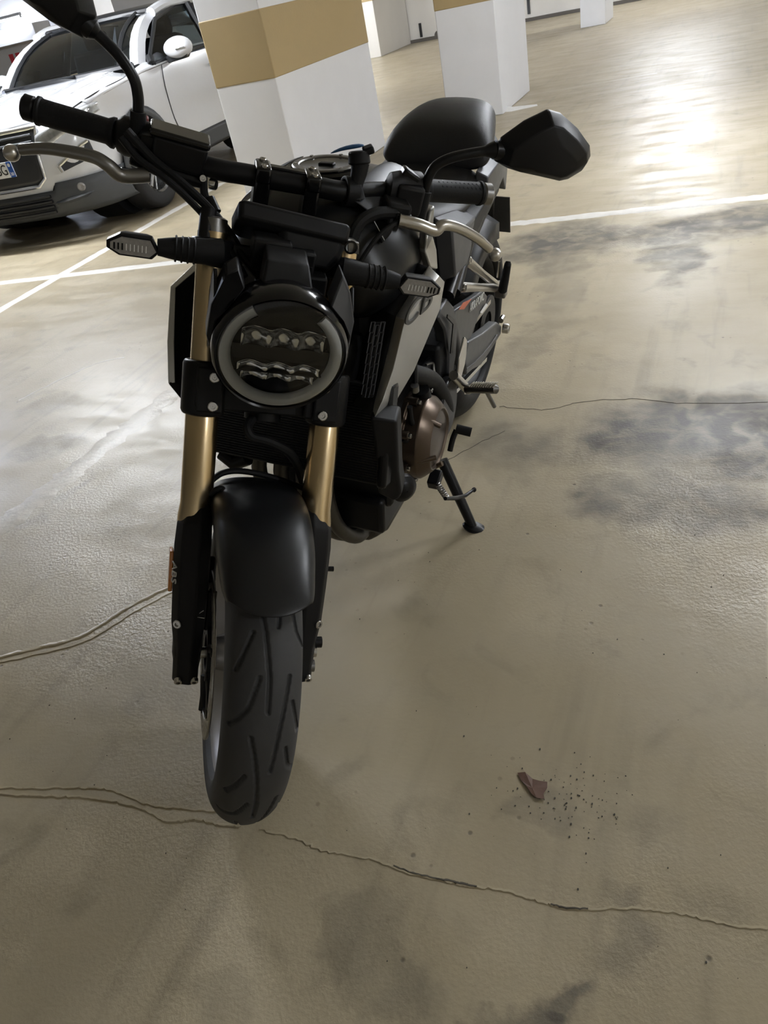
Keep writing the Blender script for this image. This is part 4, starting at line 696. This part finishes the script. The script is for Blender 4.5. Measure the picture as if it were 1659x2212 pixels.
# engine
eng = bp(MB().box((0, 0.66, 0.42), (0.27, 0.34, 0.24)).box((0, 0.58, 0.55), (0.27, 0.18, 0.20), Matrix.Rotation(0.5, 3, 'X')).box((0, 0.62, 0.28), (0.24, 0.30, 0.10)), 'engine', 'satin_black', bevel=0.012)
for k in range(4): MB().box((0, 0.475 + 0.012 * k, 0.50 + 0.022 * k), (0.28, 0.02, 0.006), Matrix.Rotation(0.5, 3, 'X')).build('cylinder_fin', 'matt_black', eng)
EC = Vector((0.13, 0.615, 0.432)); n = 44
def er(r, x, j=0.0):
    out = []
    for k in range(n):
        a = 2 * math.pi * k / n; rr = r * (1 + 0.035 * math.cos(3 * a + 0.6) + j * math.cos(5 * a)); out.append(EC + Vector((x, rr * math.cos(a), rr * math.sin(a))))
    return out
ac = bp(MB().loft([er(0.105, 0.0), er(0.105, 0.016), er(0.097, 0.018), er(0.096, 0.050), er(0.090, 0.058), er(0.076, 0.074, 0.02), er(0.070, 0.078, 0.02), er(0.064, 0.072, 0.02), er(0.03, 0.076)]), 'alternator_cover', 'bronze', bevel=0.002, smooth=30, label='bronze crankcase cover')
for k in range(8):
    a = 2 * math.pi * k / 8 + 0.25; p = EC + Vector((0.012, 0.103 * math.cos(a), 0.103 * math.sin(a))); MB().cyl(p - Vector((0.01, 0, 0)), p + Vector((0.022, 0, 0)), 0.010, 12).build('bolt_boss', 'bronze', ac); bolt(p + Vector((0.022, 0, 0)), (1, 0, 0), 0.006, 0.008, ac)
for k in range(3):
    a = math.radians(120 + 70 * k); MB().tube([EC + Vector((0.046, 0.09 * math.cos(a), 0.09 * math.sin(a))), EC + Vector((0.088, 0.062 * math.cos(a), 0.062 * math.sin(a)))], 0.006, 10).build('cover_rib', 'bronze', ac)
bp(MB().loft([[Vector((0.15, 0.80 + 0.07 * math.cos(a), 0.40 + 0.08 * math.sin(a))) + Vector((d, 0, 0)) for a in [2 * math.pi * k / 24 for k in range(24)]] for d in (0.0, 0.025)]), 'sprocket_cover', 'satin_black', bevel=0.006)
# hoses and plumbing on the left of the engine
bp(MB().tube(spline([(0.15,0.5635,0.6162), (0.158,0.6145,0.5844), (0.162,0.6902,0.5338), (0.162,0.7556,0.4703), (0.158,0.8179,0.3958), (0.15,0.8596,0.3356)], 6), 0.0205, 18), 'coolant_hose', 'rubber')
bp(MB().tube(spline([(0.165,0.5337,0.5532), (0.165,0.5472,0.5049), (0.16,0.6076,0.4429)], 5), 0.006, 10), 'wire_loom', 'rubber')
bp(MB().tube([(0.165,0.6157,0.5508), (0.165,0.6351,0.5095), (0.162,0.6578,0.4667)], [0.016, 0.018, 0.015], 14), 'sensor_plug', 'plastic_black')
bp(MB().tube(spline([(0.16,0.571,0.6578), (0.165,0.5676,0.6231), (0.17,0.5556,0.5888)], 4), 0.007, 10), 'drain_pipe', 'satin_black')
bp(MB().tube([(0.172,0.547,0.5982), (0.172,0.5497,0.5835)], 0.009, 12), 'pipe_clip', 'alloy_dark')
bp(MB().tube(spline([(0.13,0.7458,0.538), (0.135,0.7831,0.526), (0.14,0.7753,0.5123), (0.145,0.7786,0.4929), (0.15,0.8131,0.4499), (0.16,0.8765,0.3807)], 4), 0.0035, 8), 'cable', 'alloy_dark')
bp(MB().box((0.1,0.8536,0.5168), (0.10, 0.14, 0.10)), 'throttle_body', 'plastic_black', bevel=0.01)
bp(MB().box((0.12,0.8488,0.4843), (0.05, 0.09, 0.06)), 'injector_rail', 'satin_black', bevel=0.006)
bp(MB().tube(spline([(0.15,0.5285,0.4777), (0.16,0.5448,0.4574), (0.16,0.575,0.4131), (0.15,0.636,0.3378)], 4), 0.011, 12), 'lower_hose', 'rubber')
bp(MB().box((0, 0.70, 0.68), (0.22, 0.40, 0.16)).box((0, 0.50, 0.76), (0.26, 0.16, 0.14)), 'airbox', 'plastic_black', bevel=0.02)
bp(MB().tube([(0.0, 1.02, 0.46), (0.02, 0.98, 0.70)], 0.03, 16), 'rear_shock', 'matt_black')
# exhaust
for k in range(4):
    x = -0.130 + 0.055 * k; x2 = -0.06 + 0.03 * k
    bp(MB().tube(spline([(x, 0.52, 0.52), (x - 0.01, 0.45, 0.48), (x - 0.03, 0.425, 0.38), ((x + x2) / 2 - 0.02, 0.45, 0.25), (x2, 0.52, 0.165), (x2, 0.62, 0.15)], 6), 0.0175, 16), 'exhaust_header', 'pipe_steel')
bp(MB().loft([[Vector((0.0 + 0.085 * sc * math.cos(a), y, 0.155 + 0.055 * sc * math.sin(a))) for a in [2 * math.pi * (k + 0.5) / 10 for k in range(10)]] for y, sc in ((0.56, 0.8), (0.60, 1.0), (0.86, 1.0), (0.92, 0.6))]), 'exhaust_collector', 'pipe_steel', bevel=0.006)
bp(MB().tube([(-0.05, 0.9, 0.16), (-0.13, 1.0, 0.20), (-0.17, 1.1, 0.25), (-0.19, 1.38, 0.36)], [0.025, 0.03, 0.055, 0.05], 20), 'muffler', 'pipe_steel')
# radiator and its cowl
rc = Vector((0, 0.345, 0.602)); rr_ = Matrix.Rotation(-0.30, 3, 'X')
rad_ = bp(MB().box(rc, (0.37, 0.028, 0.195), rr_), 'radiator', 'radiator', bevel=0.003)
fins = MB()
for k in range(36): fins.box(rc + rr_ @ Vector((0, -0.0155, -0.091 + 0.0052 * k)), (0.355, 0.004, 0.0016), rr_)
tag(fins.build('radiator_fins', 'matt_black', rad_, smooth=0), kind='stuff')
for s in (-1, 1): MB().box(rc + rr_ @ Vector((s * 0.188, 0, 0)), (0.02, 0.04, 0.205), rr_).build('side_tank', 'satin_black', rad_, bevel=0.008)
MB().tube([rc + rr_ @ Vector((-0.17, 0.0, -0.10)), rc + rr_ @ Vector((-0.14, 0, -0.118)), rc + rr_ @ Vector((-0.11, 0, -0.10))], 0.016, 12).build('radiator_foot', 'satin_black', rad_)
cw = [(0.1799,0.285,0.675), (0.2236,0.305,0.6639), (0.2095,0.345,0.5213), (0.2106,0.355,0.4632), (0.2044,0.355,0.4475), (0.1924,0.352,0.4408), (0.1658,0.34,0.4631), (0.1769,0.305,0.6057)]
for s in (-1, 1):
    cwl = bp(MB().prism([Vector((s * p[0], p[1], p[2])) for p in cw], (-s * 0.012, 0.055, 0.0)), 'radiator_cowl', 'plastic_black', bevel=0.006, seg=3)
    if s > 0: bolt((0.1904,0.38,0.4589), (0.6, -1, 0), 0.008, 0.006, cwl)
hn = bp(MB().lathe([(0.012, 0.001), (0.010, 0.016), (0.006, 0.022), (0.0, 0.030), (-0.012, 0.032), (-0.02, 0.026), (-0.02, 0.001)], (0.1887,0.43,0.4153), (0.75, -0.6, 0.1), 28), 'horn', 'satin_black')
# ---- silver shrouds with black inner duct, vent slots and lettering
sh_out = dict(A=(0.215, 0.545, 0.835), B=(0.222, 0.565, 0.815))
oA = Vector((0.222,0.5351,0.8408)); oB = Vector((0.224,0.561,0.8222)); oC = Vector((0.215,0.5629,0.7668)); oD = Vector((0.19,0.4802,0.672)); oE = Vector((0.186,0.3839,0.654)); oF = Vector((0.186,0.2979,0.6694)); oG = Vector((0.208,0.3936,0.8137)); oH = Vector((0.196,0.3627,0.7351)); oI = Vector((0.19,0.3217,0.6927))
iA = Vector((0.206,0.5315,0.8569)); iB = Vector((0.196,0.524,0.8412)); iG = Vector((0.19,0.4074,0.8113)); iH = Vector((0.18,0.3672,0.7302)); iI = Vector((0.178,0.3244,0.6852)); iF = Vector((0.178,0.3107,0.6623))
for s in (1,):
    mbx = MB(); mr = lambda p: Vector((s * p.x, p.y, p.z)); V_ = [mr(p) for p in (oA, oB, oC, oD, oE, oF, oG, oH, oI, iA, iB, iG, iH, iI, iF)]
    mbx.add(V_, [(0, 1, 2, 6), (6, 2, 3, 7), (7, 3, 4, 8), (8, 4, 5), (9, 0, 6, 10), (10, 6, 11), (11, 6, 7, 12), (12, 7, 8, 13), (13, 8, 5, 14)])
    shm = bp(mbx, 'radiator_shroud', 'silver_paint', solid=0.005, soff=-1 if s > 0 else -1, bevel=0.003, smooth=20, label='silver radiator shroud')
    # black inner duct running from the shroud inward
    iv = [iA, iB, iG, iH, iI, iF]; inn = [Vector((p.x - 0.075, p.y + 0.05, p.z - 0.005)) for p in iv]
    bp(MB().loft([[mr(p) for p in iv], [mr(p + Vector((-0.02, 0.012, 0))) for p in iv], [mr(p) for p in inn]], False, False), 'shroud_duct', 'plastic_black', solid=0.004, smooth=20)
    # vent grille panel with slots
    g0, g1, g2, g3 = [mr(Vector(p)) for p in ((0.1749,0.385,0.8087), (0.1511,0.375,0.8099), (0.1496,0.32,0.6901), (0.173,0.32,0.6944))]
    gp = bp(MB().prism([g0, g1, g2, g3], (0, 0.008, 0)), 'vent_panel', 'plastic_black', bevel=0.002)
    nrm = (g1 - g0).cross(g3 - g0).normalized(); nrm = nrm if nrm.y < 0 else -nrm
    for cI in range(3):
        for rI in range(7):
            u = (cI + 0.5) / 3; v = (rI + 0.35 + 0.3 * (cI % 2)) / 7.2
            c = (g0.lerp(g1, u)).lerp(g3.lerp(g2, u), v) + nrm * 0.002; dv = (g3 - g0).normalized() * 0.0085; du = (g1 - g0).normalized() * 0.0036
            MB().tube([c - du - dv, c + du * 0.8 - dv, c + du + dv, c - du * 0.8 + dv, c - du - dv], 0.0012, 6).build('vent_slot', 'panel_grey', gp)
    if s > 0:
        for p in ((0.189,0.361,0.6831), (0.2215,0.5378,0.813)): bolt(Vector(p), (1, -0.3, 0.2), 0.008, 0.004, shm)
        text('shroud_lettering', 'CB', 0.070, 'dark_print', shm, Vector((0.2185,0.4424,0.8199)), (oC + oA - oG * 2), Vector((0.2, -0.45, 1)), sx=1.5, depth=0.0015)
bp(MB().box((0, 0.40, 0.72), (0.24, 0.08, 0.10)), 'air_duct', 'plastic_black', bevel=0.02)

# right shroud: bright top facet, outer skin, black inner panel and lower black tip
rT = Vector((-0.205,0.4124,0.8717)); rU = Vector((-0.195,0.4089,0.8661)); rA = Vector((-0.226,0.3403,0.8456)); rA2 = Vector((-0.216,0.3385,0.8448)); rB = Vector((-0.226,0.2961,0.7565)); rB2 = Vector((-0.214,0.2983,0.7573)); rC = Vector((-0.216,0.2591,0.6901)); rC2 = Vector((-0.206,0.2645,0.6909))
k1 = Vector((-0.222, 0.54, 0.84)); k2 = Vector((-0.215, 0.56, 0.76)); k3 = Vector((-0.19, 0.44, 0.66))
rsh = bp(MB().add([rT, rU, rA, rA2, rB, rB2, rC, rC2, k1, k2, k3], [(0, 1, 3, 2), (2, 3, 5, 4), (4, 5, 7, 6), (0, 2, 8), (2, 4, 9, 8), (4, 6, 10, 9)]), 'radiator_shroud', 'silver_paint', solid=0.004, bevel=0.002, smooth=20, label='silver radiator shroud')
MB().prism([rA2, rU, Vector((-0.1778,0.4,0.8554)), Vector((-0.1922,0.34,0.6086)), rC2, rB2], (0, 0.012, 0)).build('inner_panel', 'plastic_black', rsh, smooth=0)
MB().prism([(-0.216,0.2543,0.6937), (-0.206,0.2658,0.6902), (-0.18,0.2817,0.6692), (-0.18,0.2675,0.6293), (-0.185,0.2599,0.6409)], (0.006, 0.02, 0)).build('lower_tip', 'plastic_black', rsh, bevel=0.002)
# ------------------------------------------------------------------ the parked white car (x = its left side, y = rearward)
car = empty('car', (-4.49, 3.92, 0), 0.105, 'white compact crossover car parked beside the big pillar', 'car')
def cb(mb, name, m, parent=None, **k): return mb.build(name, m, parent or car, **k)
PLAN = [(0.0, 0.0), (0.005, 0.22), (0.03, 0.42), (0.08, 0.58), (0.16, 0.71), (0.28, 0.80), (0.45, 0.855), (0.62, 0.875), (0.80, 0.885), (1.0, 0.89), (1.2, 0.89), (1.5, 0.89), (2.1, 0.89), (2.8, 0.89), (3.3, 0.885), (3.8, 0.86), (4.15, 0.78), (4.30, 0.55), (4.34, 0.0)]
def densify(P, n): 
    Q = spline([(b, a, 0) for a, b in P], n); return [(q.y, q.x) for q in Q]
OUT = densify(PLAN, 6)
WH = (0.90, 0.355)                                        # front wheel centre (y, z)
RWH = (3.57, 0.355)
def zlow(a, b):
    z = 0.40 if a < 0.28 else 0.36
    if a < 0.5: z = 0.44 - 0.06 * min(1, a / 0.5) if b > 0.5 else 0.39
    for wy, wz in (WH, RWH):
        d = abs(a - wy)
        if d < 0.40 and b > 0.5: z = max(z, wz + math.sqrt(0.16 - d * d) * 0.98)
    return z
def ztop(a, b): return 0.86 + 0.12 * min(1, a / 0.9) + 0.05 * min(1, max(0, a - 0.9) / 1.2) if a < 3.4 else 1.03
rows = []
for a, b in OUT:
    z0, z1 = zlow(a, b), ztop(a, b); row = []
    for k in range(9):
        t = k / 8; z = z0 + (z1 - z0) * t; inn = 0.0
        nb = 0.035 * max(0, (z - 0.75) / 0.3) ** 2 + 0.03 * max(0, (0.55 - z) / 0.3)
        na = (0.10 * max(0, (z - 0.62) / 0.25) ** 2 if a < 0.5 else 0.0) * (1 - min(1, a / 0.5))
        row.append(Vector((b - nb * (1 if b > 0.01 else 0), a + na, z)))
    rows.append(row)
L_ = rows; R__ = [[Vector((-p.x, p.y, p.z)) for p in r] for r in rows[::-1]][1:]
shell = cb(MB().grid(L_ + R__), 'body_shell', 'car_white', smooth=50)
# hood
hood = []
for a in (0.10, 0.18, 0.32, 0.5, 0.7, 0.9, 1.05, 1.18):
    w = np.interp(a, [0.10, 0.18, 0.32, 0.5, 0.9, 1.2], [0.56, 0.68, 0.775, 0.82, 0.835, 0.80]); zt = np.interp(a, [0.10, 0.18, 0.32, 0.5, 0.9, 1.2], [0.855, 0.90, 0.945, 0.975, 1.02, 1.05])
    hood.append([Vector((w * u, a + 0.10 * abs(u) ** 3 * (1 if a < 0.2 else 0), zt - 0.015 * abs(u) ** 2 - 0.05 * abs(u) ** 6 + (0.012 if 0.45 < abs(u) < 0.8 else 0))) for u in [k / 10 - 1 for k in range(21)]])
cb(MB().grid(hood), 'hood', 'car_white', solid=0.01, smooth=60)
for s in (-1, 1): cb(MB().tube([(s * 0.50, 0.2, 0.905), (s * 0.60, 0.6, 0.995), (s * 0.66, 1.1, 1.045)], 0.004, 6), 'hood_crease', 'car_white')
for s in (-1, 1): cb(MB().tube(spline([(s * 0.70, 0.20, 0.875), (s * 0.79, 0.36, 0.925), (s * 0.838, 0.6, 0.965), (s * 0.845, 0.95, 0.995), (s * 0.80, 1.22, 1.03)], 4), 0.006, 6), 'hood_gap', 'car_black')
# greenhouse
def gz(z): return z if z < 1.05 else 1.05 + (z - 1.05) * 0.76
def gh(s, pts): return [Vector((s * x, y, gz(z))) for x, y, z in pts]
ws0 = [(-0.70 + 1.4 * k / 12, 1.16 + 0.22 * abs(k / 6 - 1) ** 2, 1.045) for k in range(13)]; ws1 = [(-0.56 + 1.12 * k / 12, 1.98 + 0.12 * abs(k / 6 - 1) ** 2, gz(1.525)) for k in range(13)]
wrows = []
for j in range(7):
    t = j / 6; wrows.append([Vector(a).lerp(Vector(b), t) + Vector((0, -0.06 * math.sin(math.pi * t), 0.05 * math.sin(math.pi * t))) for a, b in zip(ws0, ws1)])
cb(MB().grid(wrows), 'windscreen', 'window_glass', smooth=180)
fr_pts = [wrows[0][k] for k in range(13)]
cb(MB().tube([p + Vector((0, -0.01, 0.0)) for p in fr_pts], 0.035, 8), 'scuttle', 'car_black')
cb(MB().tube([p for p in wrows[-1]], 0.03, 8), 'screen_header', 'car_black')
for s in (-1, 1):
    k = 12 if s > 0 else 0
    cb(MB().loft([[r[k] + Vector((s * -0.03, -0.02, 0.0)), r[k] + Vector((s * 0.05, -0.01, 0.012)), r[k] + Vector((s * 0.075, 0.06, -0.02)), r[k] + Vector((s * 0.0, 0.06, -0.03))] for r in wrows]), 'windscreen_pillar', 'car_white', smooth=50)
    cb(MB().tube([r[k - (1 if s > 0 else -1)] + Vector((s * 0.005, -0.004, 0.002)) for r in wrows], 0.02, 8), 'screen_edge', 'car_black')
    # roof rail / cant and side glass
    cant = [(0.64, 2.02, 1.50), (0.655, 2.3, 1.555), (0.66, 2.9, 1.57), (0.64, 3.5, 1.54), (0.58, 4.0, 1.46)]
    cb(MB().tube(spline(gh(s, cant), 4), 0.045, 10), 'roof_rail', 'car_white')
    belt = [(0.835, 1.42, 1.02), (0.845, 1.8, 1.045), (0.85, 2.4, 1.06), (0.845, 3.0, 1.075), (0.80, 3.6, 1.10)]; topg = [(0.800, 1.50, 1.09), (0.70, 1.95, 1.43), (0.675, 2.4, 1.53), (0.67, 3.0, 1.535), (0.67, 3.5, 1.49)]
    cb(MB().grid([gh(s, belt), gh(s, [tuple((Vector(a) + Vector(b)) / 2 + Vector((0.02, 0, 0))) for a, b in zip(belt, topg)]), gh(s, topg)]), 'side_window', 'window_glass', smooth=180)
    cb(MB().tube(gh(s, belt), 0.016, 8), 'window_seal', 'car_black'); cb(MB().tube(gh(s, topg), 0.018, 8), 'window_seal', 'car_black')
    cb(MB().tube(gh(s, [(0.855, 2.55, 1.05), (0.70, 2.62, 1.52)]), 0.04, 8), 'door_pillar', 'car_black'); cb(MB().loft([gh(s, [(0.80, 3.5, 1.08), (0.83, 3.9, 1.05), (0.80, 3.9, 1.0)]), gh(s, [(0.66, 3.45, 1.52), (0.60, 3.95, 1.45), (0.55, 3.9, 1.4)])]), 'rear_pillar', 'car_white')
    cb(MB().tube(gh(s, [(0.84, 1.44, 1.03), (0.80, 1.50, 1.09)]), 0.035, 8), 'window_corner', 'car_black')
    # fender top between hood and belt
    cb(MB().grid([gh(s, [(0.79, 0.36, 0.93), (0.84, 0.6, 0.967), (0.845, 0.95, 0.995), (0.80, 1.22, 1.03), (0.76, 1.42, 1.05), (0.78, 1.9, 1.06)]), gh(s, [(0.83, 0.38, 0.905), (0.865, 0.6, 0.94), (0.875, 0.95, 0.975), (0.87, 1.22, 1.00), (0.865, 1.45, 1.01), (0.862, 1.9, 1.03)])]), 'fender_top', 'car_white', solid=0.01, smooth=60)
    # sills, arches, door lines, handle
    cb(MB().loft([gh(s, [(0.86, y, 0.24), (0.90, y, 0.27), (0.90, y, 0.40), (0.87, y, 0.42)]) for y in (1.30, 2.2, 3.17)]), 'sill', 'car_cladding', bevel=0.01)
    for wy, wz in (WH, RWH):
        arch = []
        for k in range(17):
            a = math.pi * k / 16; arch.append([Vector((s * x, wy - r * math.cos(a), wz + r * math.sin(a))) for x, r in ((0.80, 0.37), (0.898, 0.37), (0.905, 0.39), (0.895, 0.435))])
        cb(MB().grid(arch), 'wheel_arch', 'car_cladding', solid=0.006, smooth=50)
        cb(MB().lathe([(0, 0.001), (0, 0.38), (-s * 0.3, 0.38)], (s * 0.62, wy, wz), (1, 0, 0), 32), 'wheel_well', 'car_black')
    for y0, zt in ((1.50, 1.01), (2.58, 1.05)): cb(MB().tube(spline(gh(s, [(0.874, y0 + 0.03, zt), (0.892, y0 - 0.05, 0.85), (0.893, y0 - 0.06, 0.6), (0.892, y0 + 0.02, 0.43)]), 4), 0.004, 6), 'door_gap', 'car_black')
    cb(MB().tube(spline(gh(s, [(0.895, 2.35, 0.90), (0.915, 2.40, 0.905), (0.915, 2.50, 0.905), (0.895, 2.54, 0.90)]), 4), 0.012, 10), 'door_handle', 'car_chrome')
    # mirrors
    mp = Vector((s * 0.985, 1.70, 1.10))
    mm = cb(MB().loft([[mp + Vector((s * x, y, z)) for x, z in [(0.138 * sc * math.cos(a) * (1 if math.cos(a) > 0 else 1.05), 0.092 * sc * math.sin(a) * (1.0 if math.sin(a) > 0 else 0.9)) for a in [2 * math.pi * k / 20 for k in range(20)]]] for sc, y in ((0.3, -0.085), (0.72, -0.07), (0.93, -0.035), (1.0, 0.01), (0.97, 0.05))]), 'door_mirror', 'car_white', sub=1, smooth=180)
    MB().box(mp + Vector((s * 0.055, -0.058, -0.005)), (0.09, 0.05, 0.016), Matrix.Rotation(s * 0.35, 3, 'Z')).build('mirror_indicator', 'car_chrome', mm, bevel=0.004)
    MB().loft([[mp + Vector((s * x, y, z)) for x, z in ((-0.14, -0.10), (0.06, -0.085), (0.09, -0.05), (-0.13, -0.04))] for y in (-0.03, 0.05)]).build('mirror_base', 'car_black', mm, bevel=0.01)
roof = []
for y, w, z in ((2.0, 0.58, 1.535), (2.3, 0.63, 1.59), (2.9, 0.64, 1.61), (3.5, 0.62, 1.585), (4.05, 0.55, 1.49)): roof.append([Vector((w * u, y, gz(z) + 0.03 * (1 - u * u) - 0.03)) for u in [k / 6 - 1 for k in range(13)]])
cb(MB().grid(roof), 'roof', 'car_black', solid=0.02, smooth=180, label='black roof')
cb(MB().grid([[Vector((x, 4.05, gz(1.49))) for x in (-0.55, 0, 0.55)], [Vector((x, 4.28, 1.05)) for x in (-0.7, 0, 0.7)]]), 'rear_window', 'window_glass', solid=0.004)
# cabin
cb(MB().box((0, 1.55, 0.94), (1.40, 0.5, 0.14)).box((0, 2.6, 0.62), (1.5, 2.6, 0.5)), 'dashboard', 'interior', bevel=0.05)
for s in (-1, 1):
    cb(MB().box((s * 0.37, 2.45, 0.96), (0.50, 0.16, 0.50), Matrix.Rotation(-0.2, 3, 'X')).box((s * 0.37, 2.56, 1.28), (0.27, 0.09, 0.16)), 'car_seat', 'interior', bevel=0.05)
cb(MB().lathe([(-0.012, 0.18), (0, 0.192), (0.012, 0.18), (0, 0.168)], (0.37, 1.86, 1.02), (0, -0.9, 0.4), 32, closed=True), 'steering_wheel', 'car_black')
cb(MB().box((0, 1.96, 1.35), (0.22, 0.03, 0.06)), 'rear_view_mirror', 'car_black', bevel=0.01)
cb(MB().tube([(-0.55, 1.20, 1.062), (-0.1, 1.16, 1.075), (0.25, 1.14, 1.07)], 0.010, 6), 'wiper', 'car_black')
# nose: grille, plate, lamps, bumper
gfr = [(-0.50, 0.84), (0.50, 0.84), (0.50, 0.80), (0.47, 0.50), (0.40, 0.45), (-0.40, 0.45), (-0.47, 0.50), (-0.50, 0.80)]
def nose(x, z, d=0.0):
    a = abs(x); y = float(np.interp(a, [0, 0.22, 0.42, 0.58, 0.71, 0.80, 0.855], [0.0, 0.005, 0.03, 0.08, 0.16, 0.28, 0.45])); y += 0.10 * max(0, (z - 0.62) / 0.25) ** 2 * (1 - min(1, y / 0.5)); return Vector((x, y - d, z))
gp_ = [nose(x, z, 0.012) for x, z in gfr]
gm = MB(); gv = []
for j in range(9):
    z = 0.45 + (0.84 - 0.45) * j / 8; w = float(np.interp(z, [0.45, 0.50, 0.80, 0.84], [0.40, 0.47, 0.50, 0.50])); gv.append([nose(w * (k / 8 - 1), z, 0.012) for k in range(17)])
grl = cb(gm.grid(gv), 'grille', 'car_black', solid=0.01, smooth=60)
edge = [gv[-1][k] for k in range(17)] + [gv[j][16] for j in range(7, -1, -1)] + [gv[0][k] for k in range(15, -1, -1)] + [gv[j][0] for j in range(1, 9)]
MB().tube([p + Vector((0, -0.012, 0)) for p in edge], 0.014, 8).build('grille_surround', 'car_chrome', grl)
for z in (0.80, 0.755): MB().tube([nose(0.46 * (k / 6 - 1), z, 0.022) for k in range(13)], 0.010, 8).build('grille_bar', 'car_cladding', grl)
pt = MB().box((0, -0.030, 0.605), (0.52, 0.008, 0.11)).build('licence_plate', 'plate_white', car, bevel=0.002, label='white licence plate with blue end band')
MB().box((0.238, -0.0355, 0.605), (0.044, 0.004, 0.11)).build('plate_band', 'plate_blue', pt)
text('plate_lettering', 'BG', 0.105, 'plate_print', pt, (0.150, -0.0360, 0.603), (1, 0, 0), (0, 0, 1), sx=0.80, depth=0.001)
text('plate_number', '30', 0.034, 'plate_white', pt, (0.238, -0.0385, 0.572), (1, 0, 0), (0, 0, 1), depth=0.001)
MB().lathe([(0, 0.001), (0.001, 0.013)], (0.238, -0.038, 0.637), (0, -1, 0), 16).build('plate_emblem', 'plate_white', pt)
for s in (-1, 1):
    hlm = []
    for u in [k / 8 for k in range(9)]:
        x = 0.50 + 0.345 * u; z0 = 0.655 + 0.19 * u; z1 = 0.785 + 0.12 * u + 0.02 * math.sin(math.pi * u); hlm.append([nose(s * x, z0 + (z1 - z0) * t / 4, 0.034 + 0.010 * math.sin(math.pi * t / 4)) + Vector((s * 0.03 * u, 0.06 * max(0, u - 0.5), 0)) for t in range(5)])
    h_ = cb(MB().grid(hlm), 'car_headlamp', 'car_lamp', solid=0.01, smooth=60)
    MB().grid([[p + Vector((s * 0.004, -0.012, 0)) for p in r] for r in hlm]).build('lamp_cover', 'lens_glass', h_, smooth=180)
    for u, z in ((0.58, 0.765), (0.68, 0.815)): MB().lathe([(0, 0.001), (0.006, 0.022), (0, 0.030)], nose(s * u, z, 0.03), (0, -1, 0), 16).build('lamp_projector', 'car_chrome', h_)
    fg = [nose(s * x, z, 0.020) for x, z in ((0.60, 0.56), (0.76, 0.66), (0.795, 0.675), (0.80, 0.60), (0.74, 0.545), (0.61, 0.515))]
    f_ = cb(MB().prism(fg, (0, 0.02, 0)), 'side_intake', 'car_black', bevel=0.004)
    for q in ((0, 1, 2), (0, 5)): MB().tube([fg[i] + Vector((0, -0.008, 0)) for i in q], 0.014, 8).build('intake_trim', 'car_chrome', f_)
low = []
for a, b in OUT:
    if a > 0.53: break
    low.append((a, b))
rowsL = [[Vector((b + 0.012, a - 0.014 + ins, z)) for z, ins in ((0.20, 0.07), (0.24, 0.02), (0.30, 0.0), (0.39 if b > 0.5 else 0.36, 0.0), (0.45 if b > 0.5 else 0.40, 0.012))] for a, b in low]
bump = cb(MB().grid([[Vector((-p.x, p.y, p.z)) for p in r] for r in rowsL[::-1]] + rowsL), 'bumper_cladding', 'car_cladding', solid=0.01, smooth=50)
for k in range(4): MB().tube([nose(0.46 * (j / 6 - 1), 0.255 + 0.038 * k, 0.036) for j in range(13)], 0.013, 6).build('bumper_slat', 'car_black', bump)
for s in (-1, 1):
    MB().lathe([(0, 0.001), (0.006, 0.022), (0, 0.030), (-0.02, 0.036)], nose(s * 0.69, 0.385, 0.040), (s * 0.5, -0.85, 0), 20).build('fog_lamp', 'signal_lens', bump)
    MB().loft([[nose(s * x, z0, 0.030), nose(s * x, (z0 + z1) / 2, 0.085 - 0.045 * abs(q)), nose(s * x, z1, 0.030)] for x, z0, z1, q in ((0.48, 0.30, 0.32, 1), (0.58, 0.295, 0.335, 0.2), (0.70, 0.305, 0.345, 0.3), (0.78, 0.33, 0.345, 1))], True, True).build('bumper_lip', 'car_cladding', bump)
cb(MB().box((0, 0.75, 0.30), (1.35, 1.1, 0.2)).box((0, 2.3, 0.26), (1.4, 2.6, 0.12)), 'underbody', 'car_black', bevel=0.03)
for s in (-1, 1):
    for wy, wz in (WH, RWH):
        c = Vector((s * 0.785, wy, 0.345))
        w = cb(MB().lathe([(-0.10, 0.215), (-0.112, 0.25), (-0.110, 0.31), (-0.095, 0.338), (-0.06, 0.345), (0.06, 0.345), (0.095, 0.338), (0.110, 0.31), (0.112, 0.25), (0.10, 0.215)], c, (1, 0, 0), 48), 'car_wheel', 'car_tyre', smooth=60)
        MB().lathe([(s * 0.10, 0.226), (s * 0.108, 0.220), (s * 0.09, 0.205), (-s * 0.06, 0.195)], c, (1, 0, 0), 40).build('rim_lip', 'car_rim', w)
        MB().lathe([(s * 0.02, 0.001), (s * 0.02, 0.20)], c, (1, 0, 0), 32).build('brake_backing', 'car_black', w)
        for q in range(5):
            a = 2 * math.pi * q / 5 + 0.35; sp = MB()
            for d in (-0.16, 0.16): sp.tube([c + Vector((s * 0.085, 0.03 * math.cos(a), 0.03 * math.sin(a))), c + Vector((s * 0.090, 0.205 * math.cos(a + d), 0.205 * math.sin(a + d)))], [0.022, 0.017], 8, flat=0.7)
            sp.build('wheel_spoke', 'car_rim', w)
        MB().lathe([(s * 0.10, 0.001), (s * 0.098, 0.035), (s * 0.08, 0.045)], c, (1, 0, 0), 20).build('wheel_cap', 'car_rim', w)
